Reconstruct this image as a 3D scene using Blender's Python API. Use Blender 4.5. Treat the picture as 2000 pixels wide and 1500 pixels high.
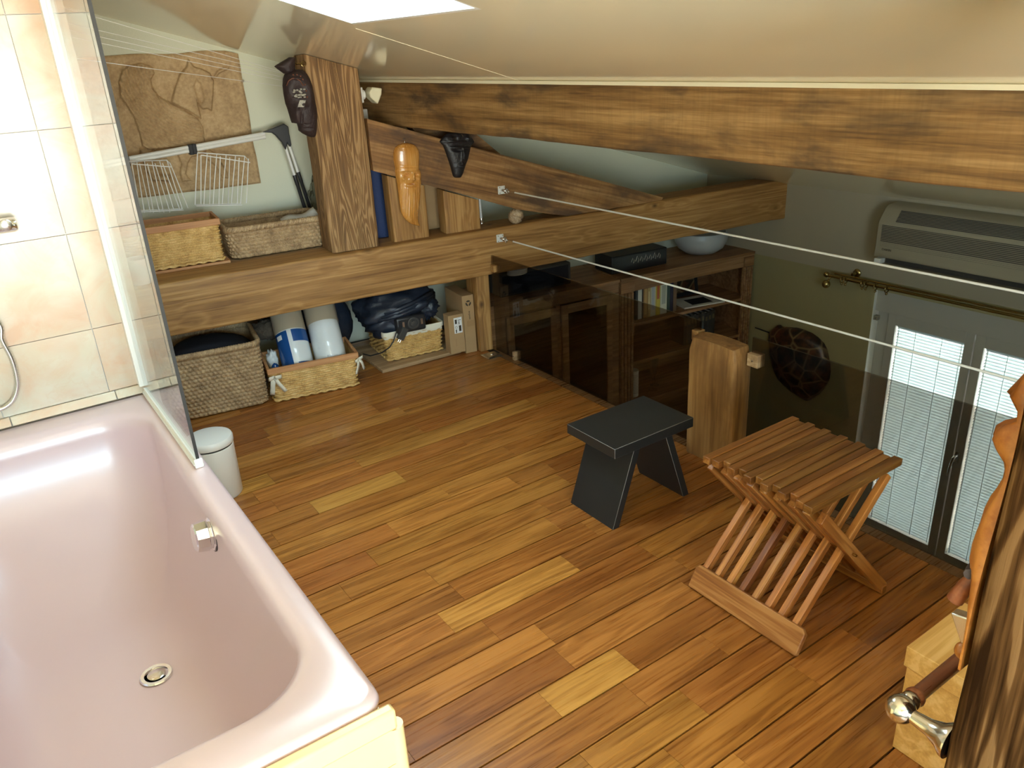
import bpy, bmesh, math, random
import numpy as np
from mathutils import Vector, Matrix, noise as mnoise

for _o in list(bpy.data.objects):
    bpy.data.objects.remove(_o, do_unlink=True)
sc = bpy.context.scene
COL = sc.collection
R = math.radians

# ------------------------------------------------------------------ camera
YAW, PITCH, ROLL, FPX, CAMZ = R(33.55991507), R(23.20420337), R(-3.32875749), 1556.223, 1.6
_f = np.array([math.sin(YAW)*math.cos(PITCH), math.cos(YAW)*math.cos(PITCH), -math.sin(PITCH)])
_r0 = np.array([math.cos(YAW), -math.sin(YAW), 0.0])
_u0 = np.cross(_r0, _f)
_r = _r0*math.cos(ROLL) + _u0*math.sin(ROLL)
_u = -_r0*math.sin(ROLL) + _u0*math.cos(ROLL)
CAMP = np.array([0, 0, CAMZ])
cam = bpy.data.cameras.new('camera')
cam_o = bpy.data.objects.new('camera', cam)
COL.objects.link(cam_o)
cam.sensor_fit = 'HORIZONTAL'
cam.sensor_width = 36.0
cam.lens = 36.0*FPX/2000.0
cam.clip_start = 0.02
cam_o.matrix_world = Matrix(((_r[0], _u[0], -_f[0], 0), (_r[1], _u[1], -_f[1], 0), (_r[2], _u[2], -_f[2], CAMZ), (0, 0, 0, 1)))
sc.camera = cam_o

# ------------------------------------------------------------------ world: blue sky over a brighter warm ground glow, raised to light the room
world = bpy.data.worlds.new('sky')
sc.world = world
world.use_nodes = True
_nt = world.node_tree
_nt.nodes.clear()
_wo = _nt.nodes.new('ShaderNodeOutputWorld')
_bg = _nt.nodes.new('ShaderNodeBackground')
_tc = _nt.nodes.new('ShaderNodeTexCoord')
_sx = _nt.nodes.new('ShaderNodeSeparateXYZ')
_cr = _nt.nodes.new('ShaderNodeValToRGB')
_cr.color_ramp.elements[0].position = 0.46
_cr.color_ramp.elements[0].color = (1.0, 0.925, 0.79, 1)
_cr.color_ramp.elements[1].position = 0.54
_cr.color_ramp.elements[1].color = (0.46, 0.61, 0.70, 1)
_mr = _nt.nodes.new('ShaderNodeMapRange')
_mr.inputs['From Min'].default_value = -1
_mr.inputs['From Max'].default_value = 1
_nt.links.new(_tc.outputs['Generated'], _sx.inputs[0])
_nt.links.new(_sx.outputs['Z'], _mr.inputs['Value'])
_nt.links.new(_mr.outputs[0], _cr.inputs[0])
_nt.links.new(_cr.outputs[0], _bg.inputs['Color'])
_bg.inputs['Strength'].default_value = 14.0
_nt.links.new(_bg.outputs[0], _wo.inputs[0])
try:
    world.cycles.sampling_method = 'MANUAL'
    world.cycles.sample_map_resolution = 256
except Exception:
    pass

# ------------------------------------------------------------------ roof plane and skylight openings (used by the light portals too)
XW, Z0, SL = 4.42, 0.66, 0.316
def ceil_z(X): return Z0 + SL*(XW - X)
_cn = Vector((SL, 0, 1)).normalized()
def ceil_pt(X, Y, h=0.0):
    return Vector((X, Y, ceil_z(X))) + _cn*h
SKY1 = (0.50, 1.197, 1.843, 2.608)      # X0, X1, Y0, Y1 of the skylight over the bath
BWIN = (-1.40, 0.75, 0.20, 1.72)         # X0, X1, Z0, Z1 of the glazed door in the wall behind the photographer
WIN = (1.46, 2.63, -1.60, 0.095)         # window opening Y0, Y1, Z0, Z1 in the far wall

def portal(name, loc, normal, xdir, sx, sy):
    l = bpy.data.lights.new(name, 'AREA')
    l.shape = 'RECTANGLE'
    l.size, l.size_y = sx, sy
    o = bpy.data.objects.new(name, l)
    COL.objects.link(o)
    z = -Vector(normal).normalized()
    x = Vector(xdir).normalized()
    y = z.cross(x)
    o.matrix_world = Matrix(((x[0], y[0], z[0], loc[0]), (x[1], y[1], z[1], loc[1]), (x[2], y[2], z[2], loc[2]), (0, 0, 0, 1)))
    l.cycles.is_portal = True
    return o
for _i, _s in enumerate((SKY1,)):
    _c = ceil_pt((_s[0]+_s[1])/2, (_s[2]+_s[3])/2, 0.30)
    portal('skylight_portal', _c, -_cn, (1, 0, -SL), (_s[1]-_s[0])*math.sqrt(1+SL*SL), _s[3]-_s[2])
portal('window_portal', ((4.75), (WIN[0]+WIN[1])/2, (WIN[2]+WIN[3])/2), (-1, 0, 0), (0, 1, 0), WIN[1]-WIN[0], WIN[3]-WIN[2])
portal('garden_door_portal', ((BWIN[0]+BWIN[1])/2, -1.64, (BWIN[2]+BWIN[3])/2), (0, 1, 0), (1, 0, 0), BWIN[1]-BWIN[0], BWIN[3]-BWIN[2])

# ------------------------------------------------------------------ exposure
sc.view_settings.view_transform = 'Standard'
sc.view_settings.look = 'None'
sc.view_settings.gamma = 1.0
sc.view_settings.use_curve_mapping = False
sc.view_settings.exposure = 1.15
sc.cycles.max_bounces = 16
sc.cycles.diffuse_bounces = 8
sc.cycles.transparent_max_bounces = 24
sc.cycles.sample_clamp_indirect = 6.0
sc.cycles.caustics_reflective = False
sc.cycles.caustics_refractive = False

# ------------------------------------------------------------------ photo pixel -> place helpers (distance always from a surface of the room)
def ray(x, y): return _f + (x-1000)/FPX*_r - (y-750)/FPX*_u
def pz(x, y, z=0.0):
    d = ray(x, y); return Vector(CAMP + d*(z-CAMZ)/d[2])
def px(x, y, X):
    d = ray(x, y); return Vector(CAMP + d*X/d[0])
def pyy(x, y, Y):
    d = ray(x, y); return Vector(CAMP + d*Y/d[1])
ANG = R(-7.0)
CA, SA = math.cos(ANG), math.sin(ANG)
TX, TY = 2.27, 3.56                      # a point of the truss front plane; gable wall and truss run at -7 degrees
GX, GY = 1.35, 4.354                     # a point of the gable wall
def tw(lx, ly, z): return Vector((TX + lx*CA - ly*SA, TY + lx*SA + ly*CA, z))
def pv(x, y, off, base=(TX, TY)):
    n = np.array([-SA, CA, 0]); d = ray(x, y)
    P = np.array([base[0], base[1], 0]) + n*off
    t = (n @ (P - CAMP))/(n @ d)
    return Vector(CAMP + d*t)
def tl(P):                               # world -> truss frame
    dx, dy = P[0]-TX, P[1]-TY
    return (dx*CA + dy*SA, -dx*SA + dy*CA, P[2])
def pt(x, y, off): return tl(pv(x, y, off))
def gl(lx, ly, z): return Vector((GX + lx*CA - ly*SA, GY + lx*SA + ly*CA, z))
GOFF = tl((GX, GY, 0))[1]                # gable wall distance behind the truss front

# ------------------------------------------------------------------ materials
def new_mat(name):
    m = bpy.data.materials.new(name); m.use_nodes = True
    nt = m.node_tree
    b = nt.nodes.get('Principled BSDF')
    return m, nt, b
def N(nt, t, **kw):
    n = nt.nodes.new(t)
    for k, v in kw.items():
        if k in n.inputs.keys() if hasattr(n.inputs, 'keys') else False:
            n.inputs[k].default_value = v
        else:
            setattr(n, k, v)
    return n
def L(nt, a, b): nt.links.new(a, b)
def math_n(nt, op, a, b=None, c=None, clamp=False):
    n = nt.nodes.new('ShaderNodeMath'); n.operation = op; n.use_clamp = clamp
    for i, v in enumerate((a, b, c)):
        if v is None: continue
        if isinstance(v, (int, float)): n.inputs[i].default_value = v
        else: nt.links.new(v, n.inputs[i])
    return n.outputs[0]
def mixc(nt, fac, a, b, mode='MIX'):
    n = nt.nodes.new('ShaderNodeMix'); n.data_type = 'RGBA'; n.blend_type = mode
    for s, v in ((n.inputs[0], fac), (n.inputs[6], a), (n.inputs[7], b)):
        if isinstance(v, (int, float)): s.default_value = v
        elif isinstance(v, (tuple, list)): s.default_value = (*v[:3], 1)
        else: nt.links.new(v, s)
    return n.outputs[2]
def ramp(nt, fac, stops, interp='LINEAR'):
    n = nt.nodes.new('ShaderNodeValToRGB'); n.color_ramp.interpolation = interp
    e = n.color_ramp.elements
    while len(e) < len(stops): e.new(0.5)
    for i, (p, c) in enumerate(stops):
        e[i].position = p
        e[i].color = (c, c, c, 1) if isinstance(c, (int, float)) else (*c[:3], 1)
    nt.links.new(fac, n.inputs[0])
    return n.outputs[0]
def coords(nt, kind='Object', scale=(1, 1, 1), rnd=0.0, rot=(0, 0, 0)):
    if kind == 'Position':
        out = nt.nodes.new('ShaderNodeNewGeometry').outputs['Position']
    else:
        out = nt.nodes.new('ShaderNodeTexCoord').outputs[kind]
    if rnd:
        oi = nt.nodes.new('ShaderNodeObjectInfo')
        cv = nt.nodes.new('ShaderNodeCombineXYZ')
        for i, k in enumerate((7.3, 13.1, 5.7)):
            nt.links.new(math_n(nt, 'MULTIPLY', oi.outputs['Random'], k*rnd), cv.inputs[i])
        va = nt.nodes.new('ShaderNodeVectorMath'); va.operation = 'ADD'
        nt.links.new(out, va.inputs[0]); nt.links.new(cv.outputs[0], va.inputs[1])
        out = va.outputs[0]
    if any(rot):
        m0 = nt.nodes.new('ShaderNodeMapping'); m0.inputs['Rotation'].default_value = rot
        nt.links.new(out, m0.inputs['Vector']); out = m0.outputs[0]
    mp = nt.nodes.new('ShaderNodeMapping')
    mp.inputs['Scale'].default_value = scale
    nt.links.new(out, mp.inputs['Vector'])
    return mp.outputs[0]
def noise(nt, vec, scale=1.0, detail=3, rough=0.55, dist=0.0):
    n = nt.nodes.new('ShaderNodeTexNoise')
    n.inputs['Scale'].default_value = scale; n.inputs['Detail'].default_value = detail
    n.inputs['Roughness'].default_value = rough; n.inputs['Distortion'].default_value = dist
    nt.links.new(vec, n.inputs['Vector'])
    return n.outputs['Fac']
def bump(nt, b, h, strength=0.2, dist=0.01):
    n = nt.nodes.new('ShaderNodeBump')
    n.inputs['Strength'].default_value = strength; n.inputs['Distance'].default_value = dist
    nt.links.new(h, n.inputs['Height']); nt.links.new(n.outputs[0], b.inputs['Normal'])

def plain(name, col, rough=0.5, metal=0.0, spec=0.5, bumpy=0.0, bscale=60, var=0.0, vscale=6, coat=0.0):
    m, nt, b = new_mat(name)
    b.inputs['Base Color'].default_value = (*col, 1)
    b.inputs['Roughness'].default_value = rough
    b.inputs['Metallic'].default_value = metal
    b.inputs['Specular IOR Level'].default_value = spec
    b.inputs['Coat Weight'].default_value = coat
    b.inputs['Coat Roughness'].default_value = 0.28 if coat >= 0.7 else 0.08
    if var or bumpy:
        v = coords(nt, 'Object', rnd=1.0)
    if var:
        f = noise(nt, v, vscale, 4)
        L(nt, mixc(nt, f, tuple(c*(1-var) for c in col), tuple(min(1, c*(1+var)) for c in col)), b.inputs['Base Color'])
    if bumpy:
        bump(nt, b, noise(nt, v, bscale, 3), bumpy, 0.01)
    return m

def wood(name, dark, mid, light, ringscale=(0.5, 9, 9), rings=7.0, fine=1.0, rough=0.5, objcol=False, bmp=0.15, stain=None, coat=0.0, kind='Object', rnd=1.0, knots=0.0, contrast=1.0, spec=0.4, rot=(0, 0, 0), ringw=0.22, saw=0.0):
    """grain runs along local X; distorted growth rings, fine pores, optional dark stains and knots"""
    m, nt, b = new_mat(name)
    v = coords(nt, kind, ringscale, rnd, rot)
    n1 = noise(nt, v, 1.0, 2, 0.5, 0.6)
    kn = None
    if knots:
        vk = coords(nt, kind, (4.2, 6.5, 6.5), rnd, rot)
        vo = nt.nodes.new('ShaderNodeTexVoronoi'); vo.inputs['Scale'].default_value = 1.0
        L(nt, vk, vo.inputs['Vector'])
        kd = vo.outputs['Distance']
        kn = ramp(nt, kd, [(0.03, 1.0), (0.12*knots, 0.0)])
        n1 = math_n(nt, 'ADD', n1, math_n(nt, 'MULTIPLY', ramp(nt, kd, [(0.0, 1.0), (0.36, 0.0)]), 0.13*knots))
    w = math_n(nt, 'SINE', math_n(nt, 'MULTIPLY', n1, rings*6.283))
    ring = math_n(nt, 'MULTIPLY_ADD', w, 0.5, 0.5)
    ring = math_n(nt, 'POWER', ring, 1.6)
    vf = coords(nt, kind, (5*fine, 170*fine, 170*fine), rnd, rot)
    nf = noise(nt, vf, 1.0, 3, 0.65)
    vm = coords(nt, kind, (1.3, 42*fine, 42*fine), rnd*1.3, rot)
    nm_ = noise(nt, vm, 1.0, 3, 0.6)
    vb = coords(nt, kind, (1.6, 6, 6), rnd*1.7, rot)
    nb = noise(nt, vb, 1.0, 4, 0.65)
    t = math_n(nt, 'ADD', math_n(nt, 'ADD', math_n(nt, 'MULTIPLY', ring, ringw), math_n(nt, 'MULTIPLY', nm_, 0.50)), math_n(nt, 'ADD', math_n(nt, 'MULTIPLY', nf, 0.56), math_n(nt, 'MULTIPLY', nb, 0.42)))
    ce = 0.74+0.36*ringw
    lo, hi = ce-0.30/contrast, ce+0.30/contrast
    col = ramp(nt, t, [(max(0, lo), dark), (ce, mid), (min(1, hi), light)])
    if kn is not None:
        col = mixc(nt, math_n(nt, 'MULTIPLY', kn, 0.85), col, tuple(c*0.45 for c in dark))
    if stain:
        vs = coords(nt, kind, (1.7, 4.5, 4.5), rnd*2.3, rot)
        ns = noise(nt, vs, 1.0, 5, 0.62, 0.3)
        col = mixc(nt, ramp(nt, ns, [(0.50, 0.0), (0.64, 0.85)]), col, stain)
    if saw:                                           # faint cross-cut saw marks
        vw = coords(nt, kind, (95, 5, 5), rnd, rot)
        nw = noise(nt, vw, 1.0, 2, 0.5)
        col = mixc(nt, math_n(nt, 'MULTIPLY', ramp(nt, nw, [(0.45, 0.0), (0.62, 1.0)]), saw), col, tuple(c*0.4 for c in mid))
    if objcol:
        oi = nt.nodes.new('ShaderNodeObjectInfo')
        col = mixc(nt, 1.0, col, oi.outputs['Color'], 'MULTIPLY')
    L(nt, col, b.inputs['Base Color'])
    b.inputs['Specular IOR Level'].default_value = spec
    b.inputs['Coat Weight'].default_value = coat
    b.inputs['Coat Roughness'].default_value = 0.12
    rr = math_n(nt, 'MULTIPLY_ADD', nf, 0.25, rough-0.10)
    L(nt, rr, b.inputs['Roughness'])
    if bmp:
        h = math_n(nt, 'ADD', math_n(nt, 'MULTIPLY', ring, 0.6), nf)
        bump(nt, b, h, bmp, 0.004)
    return m

def glassy(name, tint, f0=0.04, rough=0.0, k=1.0):
    """thin pane: tinted straight-through transmission plus Schlick mirror reflection on each face"""
    m, nt, b = new_mat(name)
    nt.nodes.remove(b)
    out = nt.nodes['Material Output']
    tr = nt.nodes.new('ShaderNodeBsdfTransparent'); tr.inputs[0].default_value = (*tint, 1)
    gl_ = nt.nodes.new('ShaderNodeBsdfGlossy'); gl_.inputs['Roughness'].default_value = rough
    lw = nt.nodes.new('ShaderNodeLayerWeight'); lw.inputs['Blend'].default_value = 0.5
    p5 = math_n(nt, 'POWER', lw.outputs['Facing'], 5.0)
    fac = math_n(nt, 'MULTIPLY_ADD', p5, (1-f0)*k, f0*k, clamp=True)
    mx = nt.nodes.new('ShaderNodeMixShader')
    L(nt, fac, mx.inputs[0]); L(nt, tr.outputs[0], mx.inputs[1]); L(nt, gl_.outputs[0], mx.inputs[2])
    L(nt, mx.outputs[0], out.inputs[0])
    return m

M = {}
# ceiling: glossy stretched film
M['ceiling'] = plain('stretch_ceiling', (0.88, 0.82, 0.62), rough=0.10, spec=0.45, var=0.03, vscale=1.2)
M['wall'] = plain('plaster_pale', (0.72, 0.74, 0.60), rough=0.85, bumpy=0.08, bscale=90, var=0.03, vscale=3)
M['wall_green'] = plain('plaster_green', (0.36, 0.32, 0.17), rough=0.85, bumpy=0.08, bscale=90, var=0.04, vscale=3)
M['wall_grey'] = plain('plaster_greige', (0.40, 0.355, 0.265), rough=0.85, bumpy=0.06, bscale=90)
M['white'] = plain('white_paint', (0.82, 0.82, 0.78), rough=0.45)
M['cream_trim'] = plain('cream_trim', (0.80, 0.74, 0.56), rough=0.5)
M['pvc'] = plain('grey_window_frame', (0.46, 0.46, 0.43), rough=0.35)
M['black_rubber'] = plain('black_rubber', (0.012, 0.012, 0.012), rough=0.5)
M['chrome'] = plain('chrome', (0.82, 0.83, 0.85), rough=0.06, metal=1.0)
M['steel'] = plain('brushed_steel', (0.70, 0.70, 0.70), rough=0.25, metal=1.0)
M['alu'] = plain('white_aluminium', (0.78, 0.78, 0.74), rough=0.3, spec=0.6)
M['brass'] = plain('aged_brass', (0.42, 0.32, 0.13), rough=0.25, metal=1.0)
M['nickel'] = plain('worn_nickel', (0.66, 0.62, 0.54), rough=0.16, metal=1.0)
M['tub'] = plain('pink_enamel', (0.60, 0.465, 0.490), rough=0.28, spec=0.7, coat=0.7)
M['blackpaint'] = plain('black_paint', (0.016, 0.018, 0.019), rough=0.38, spec=0.45, var=0.2, vscale=9)
M['blackplastic'] = plain('black_plastic', (0.02, 0.02, 0.022), rough=0.35)
M['navy'] = plain('navy_nylon', (0.018, 0.025, 0.042), rough=0.42, bumpy=0.4, bscale=25)
M['darkcloth'] = plain('dark_cloth', (0.012, 0.012, 0.018), rough=0.95)
M['cotton'] = plain('cream_cotton', (0.80, 0.76, 0.62), rough=0.9, bumpy=0.2, bscale=120)
M['plasticwhite'] = plain('white_plastic', (0.80, 0.80, 0.76), rough=0.3)
M['paper'] = plain('white_paper', (0.8, 0.8, 0.78), rough=0.7)
M['wirewhite'] = plain('white_wire', (0.85, 0.85, 0.82), rough=0.4)
M['cardboard'] = plain('cardboard', (0.42, 0.27, 0.13), rough=0.85, var=0.08, vscale=20)
M['cardtape'] = plain('cardboard_tape', (0.36, 0.22, 0.10), rough=0.35)
M['ink'] = plain('dark_ink', (0.05, 0.035, 0.02), rough=0.7)
M['stone'] = None
M['tealight'] = plain('grey_white_ceramic', (0.50, 0.53, 0.55), rough=0.3)
M['gapfill'] = plain('dark_deck_caulk', (0.014, 0.009, 0.006), rough=0.8)
M['bluewrap'] = plain('blue_wrap', (0.012, 0.075, 0.26), rough=0.22, coat=0.3)
M['whitewrap'] = plain('white_wrap', (0.72, 0.76, 0.77), rough=0.2, bumpy=0.25, bscale=18, coat=0.4)
M['beigewrap'] = plain('beige_wrap', (0.45, 0.40, 0.30), rough=0.35)
M['fur'] = plain('brown_fur', (0.11, 0.085, 0.06), rough=0.9, bumpy=1.0, bscale=70, var=0.5, vscale=30)
M['bluemat'] = plain('blue_foam', (0.018, 0.04, 0.13), rough=0.7, bumpy=0.3, bscale=120)
M['acplastic'] = plain('ac_plastic', (0.34, 0.305, 0.225), rough=0.45)
M['acdark'] = plain('ac_dark', (0.05, 0.045, 0.04), rough=0.6)
M['ebony'] = plain('ebony_mask', (0.016, 0.013, 0.014), rough=0.45, bumpy=0.3, bscale=60)
M['maskdark'] = plain('dark_mask', (0.035, 0.02, 0.02), rough=0.6, bumpy=0.4, bscale=45, var=0.5, vscale=14)
M['maskred'] = plain('mask_red', (0.16, 0.06, 0.035), rough=0.7, bumpy=0.3, bscale=60)
M['maskpale'] = plain('mask_pale', (0.40, 0.38, 0.33), rough=0.6, bumpy=0.6, bscale=140, var=0.6, vscale=90)
M['lampshade'] = plain('cream_lampshade', (0.80, 0.76, 0.55), rough=0.6)

# wood family
M['teak'] = wood('teak_floor', (0.38, 0.29, 0.22), (0.80, 0.73, 0.64), (1.0, 0.98, 0.94), (1.1, 13, 13), 6.0, 0.8, 0.27, objcol=True, bmp=0.05, kind='Position', rnd=9.0, contrast=1.1, spec=0.5, coat=0.15, ringw=0.20)
M['beam'] = wood('golden_pine_beam', (0.175, 0.078, 0.021), (0.365, 0.188, 0.058), (0.52, 0.305, 0.112), (0.40, 9, 9), 9.0, 0.6, 0.55, bmp=0.25, knots=1.0, contrast=1.2, ringw=0.13)
M['oldpost'] = wood('old_weathered_oak', (0.095, 0.048, 0.018), (0.245, 0.130, 0.050), (0.40, 0.24, 0.105), (1.0, 14, 14), 16.0, 0.45, 0.7, bmp=0.7, contrast=1.0, ringw=0.30)
M['purlin'] = wood('stained_purlin', (0.105, 0.052, 0.018), (0.275, 0.150, 0.051), (0.44, 0.265, 0.105), (0.35, 8, 8), 5.0, 0.85, 0.65, bmp=0.5, stain=(0.045, 0.032, 0.024), contrast=1.2, ringw=0.12, saw=0.13)
M['rafter'] = wood('brown_rafter', (0.105, 0.045, 0.015), (0.29, 0.145, 0.050), (0.45, 0.255, 0.10), (0.5, 9, 9), 6.0, 0.6, 0.6, bmp=0.4, stain=(0.075, 0.045, 0.03), contrast=1.2, ringw=0.15, saw=0.12)
M['newel'] = wood('honey_post', (0.14, 0.060, 0.016), (0.33, 0.165, 0.050), (0.48, 0.28, 0.10), (0.6, 8, 8), 4.0, 0.5, 0.6, bmp=0.3, knots=0.8, stain=(0.15, 0.070, 0.022), contrast=1.2, ringw=0.10)
M['darkpost'] = wood('dark_grained_post', (0.018, 0.007, 0.002), (0.090, 0.042, 0.014), (0.165, 0.088, 0.034), (1.5, 18, 18), 6.0, 0.8, 0.9, bmp=0.25, contrast=1.3, ringw=0.40, spec=0.05)
M['stoolwood'] = wood('oiled_stool_wood', (0.16, 0.052, 0.012), (0.38, 0.145, 0.032), (0.52, 0.235, 0.062), (1.0, 22, 22), 4.0, 1.0, 0.33, bmp=0.05, objcol=True, contrast=1.0)
M['stoolwood_y'] = wood('oiled_stool_wood_cross', (0.16, 0.052, 0.012), (0.38, 0.145, 0.032), (0.52, 0.235, 0.062), (1.0, 22, 22), 4.0, 1.0, 0.33, bmp=0.05, objcol=True, contrast=1.0, rot=(0, 0, R(90)))
M['oak'] = wood('light_oak', (0.50, 0.255, 0.062), (0.68, 0.385, 0.110), (0.78, 0.49, 0.18), (0.8, 12, 12), 4.0, 0.8, 0.45, bmp=0.04)
M['bookwood'] = wood('bookcase_wood', (0.14, 0.066, 0.026), (0.285, 0.150, 0.065), (0.38, 0.22, 0.105), (0.6, 14, 14), 4.0, 1.0, 0.45, bmp=0.05)
M['rimwood'] = wood('orange_rim_wood', (0.40, 0.17, 0.06), (0.52, 0.25, 0.10), (0.60, 0.32, 0.14), (1, 20, 20), 3.0, 1.2, 0.5, bmp=0.03)
M['plank'] = wood('raw_plank', (0.24, 0.14, 0.06), (0.38, 0.24, 0.12), (0.48, 0.33, 0.18), (0.8, 18, 18), 3.0, 1.0, 0.7, bmp=0.08)
M['carved'] = wood('varnished_carving', (0.38, 0.15, 0.025), (0.56, 0.25, 0.05), (0.66, 0.33, 0.085), (3, 10, 10), 3.0, 1.0, 0.22, bmp=0.03, coat=0.5, spec=0.6, rot=(0, R(90), 0))
M['carved2'] = wood('varnished_carving_warm', (0.20, 0.060, 0.010), (0.34, 0.115, 0.020), (0.44, 0.17, 0.036), (3, 10, 10), 3.0, 0.5, 0.3, bmp=0.02, coat=0.2, spec=0.5)
M['redbar'] = wood('reddish_bar', (0.11, 0.028, 0.010), (0.20, 0.06, 0.022), (0.27, 0.09, 0.035), (2, 20, 20), 3.0, 1.0, 0.3, bmp=0.03, coat=0.2)

def marble_mat(name, warm=1.0):
    m, nt, b = new_mat(name)
    v = coords(nt, 'Object', (1, 1, 1), 3.0, (0.3, 0.6, 0.2))
    n1 = noise(nt, v, 4.5, 6, 0.6, 1.2)
    n2 = noise(nt, v, 2.0, 4, 0.6, 0.5)
    base = mixc(nt, ramp(nt, n1, [(0.38, 0.0), (0.62, 1.0)]), (0.56, 0.495, 0.385), (0.57, 0.385, 0.27))
    base = mixc(nt, ramp(nt, n2, [(0.48, 0.0), (0.66, 0.8)]), base, (0.60, 0.585, 0.51))
    vein = math_n(nt, 'ABSOLUTE', math_n(nt, 'SUBTRACT', noise(nt, v, 5.5, 5, 0.6, 1.5), 0.5))
    base = mixc(nt, ramp(nt, vein, [(0.0, 0.30), (0.03, 0.0)]), base, (0.55, 0.42, 0.30))
    L(nt, base, b.inputs['Base Color'])
    b.inputs['Roughness'].default_value = 0.22
    return m
M['marble'] = marble_mat('rose_marble_tile')
M['marble_warmlit'] = plain('warm_lit_marble', (0.84, 0.66, 0.33), rough=0.3, var=0.12, vscale=7)  # yellowish marble with the strong warm light put into its colour
M['wornedge'] = plain('worn_paint_edge', (0.16, 0.15, 0.14), rough=0.6)
M['shadewall'] = plain('added_shade_wall', (0.62, 0.64, 0.66), rough=0.9)  # for the unseen wall added to shade the blinds window
M['shadeslab'] = plain('added_shade_board', (0.20, 0.15, 0.10), rough=0.9)  # for the overhead slab added to shade the blinds window

def wicker_mat(name, dark, mid, light, sx=30):
    m, nt, b = new_mat(name)
    v = coords(nt, 'Object', (1, 1, 1), 1.0)
    n1 = noise(nt, v, 22, 3); n2 = noise(nt, v, 160, 2)
    t = math_n(nt, 'ADD', math_n(nt, 'MULTIPLY', n1, 0.6), math_n(nt, 'MULTIPLY', n2, 0.5))
    L(nt, ramp(nt, t, [(0.35, dark), (0.55, mid), (0.75, light)]), b.inputs['Base Color'])
    b.inputs['Roughness'].default_value = 0.55
    return m
M['wicker'] = wicker_mat('golden_wicker', (0.36, 0.19, 0.05), (0.64, 0.40, 0.13), (0.82, 0.58, 0.25))
M['seagrass'] = wicker_mat('seagrass_rope', (0.22, 0.135, 0.065), (0.42, 0.28, 0.145), (0.60, 0.435, 0.24))

def relief_mat():
    m, nt, b = new_mat('sandy_plaster_relief')
    v = coords(nt, 'Object', (1, 1, 1), 0)
    n1 = noise(nt, v, 9, 5, 0.65); n2 = noise(nt, v, 70, 3, 0.6)
    t = math_n(nt, 'ADD', math_n(nt, 'MULTIPLY', n1, 0.65), math_n(nt, 'MULTIPLY', n2, 0.4))
    L(nt, ramp(nt, t, [(0.35, (0.34, 0.22, 0.11)), (0.55, (0.52, 0.36, 0.19)), (0.75, (0.68, 0.51, 0.30))]), b.inputs['Base Color'])
    b.inputs['Roughness'].default_value = 0.8
    bump(nt, b, n2, 0.5, 0.006)
    return m
M['relief'] = relief_mat()

def shell_mat():
    m, nt, b = new_mat('tortoiseshell')
    v = coords(nt, 'Object', (1, 1, 1), 0)
    vo = nt.nodes.new('ShaderNodeTexVoronoi'); vo.feature = 'DISTANCE_TO_EDGE'; vo.inputs['Scale'].default_value = 9
    L(nt, v, vo.inputs['Vector'])
    edge = ramp(nt, vo.outputs['Distance'], [(0.0, 1.0), (0.08, 0.0)])
    n1 = noise(nt, v, 14, 4)
    base = ramp(nt, n1, [(0.4, (0.015, 0.010, 0.007)), (0.62, (0.11, 0.038, 0.016)), (0.8, (0.24, 0.13, 0.05))])
    L(nt, mixc(nt, edge, base, (0.20, 0.14, 0.07)), b.inputs['Base Color'])
    b.inputs['Roughness'].default_value = 0.35
    return m
M['tortoise'] = shell_mat()
M['seashell'] = wicker_mat('seashell', (0.16, 0.09, 0.045), (0.46, 0.32, 0.19), (0.80, 0.70, 0.54))

def slat_mat():
    m, nt, b = new_mat('white_blind_slat')
    b.inputs['Base Color'].default_value = (0.64, 0.76, 0.80, 1); b.inputs['Roughness'].default_value = 0.4
    t = nt.nodes.new('ShaderNodeBsdfTranslucent'); t.inputs[0].default_value = (0.62, 0.66, 0.70, 1)
    mx = nt.nodes.new('ShaderNodeMixShader'); mx.inputs[0].default_value = 0.08
    out = nt.nodes['Material Output']
    L(nt, b.outputs[0], mx.inputs[1]); L(nt, t.outputs[0], mx.inputs[2]); L(nt, mx.outputs[0], out.inputs[0])
    return m
M['slat'] = slat_mat()
M['glass'] = glassy('clear_screen_glass', (0.955, 0.975, 0.965), 0.035, 0.0, 1.0)
M['smoke'] = glassy('smoked_glass', (0.60, 0.575, 0.55), 0.035)
M['cabglass'] = glassy('dark_cabinet_glass', (0.55, 0.52, 0.48), 0.04)
M['winglass'] = glassy('window_glass', (0.95, 0.97, 0.97), 0.04)
M['clearbag'] = glassy('clear_bag', (0.80, 0.80, 0.77), 0.05, 0.15)

# ------------------------------------------------------------------ mesh building
def link(o, parent=None):
    COL.objects.link(o)
    if parent is not None: o.parent = parent
    return o
def tag(o, label=None, cat=None, group=None, kind=None):
    if label: o['label'] = label
    if cat: o['category'] = cat
    if group: o['group'] = group
    if kind: o['kind'] = kind
    return o
def empty(name, loc=(0, 0, 0), rz=0.0):
    o = bpy.data.objects.new(name, None)
    o.empty_display_size = 0.05
    link(o); o.location = loc; o.rotation_euler = (0, 0, rz)
    return o

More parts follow.
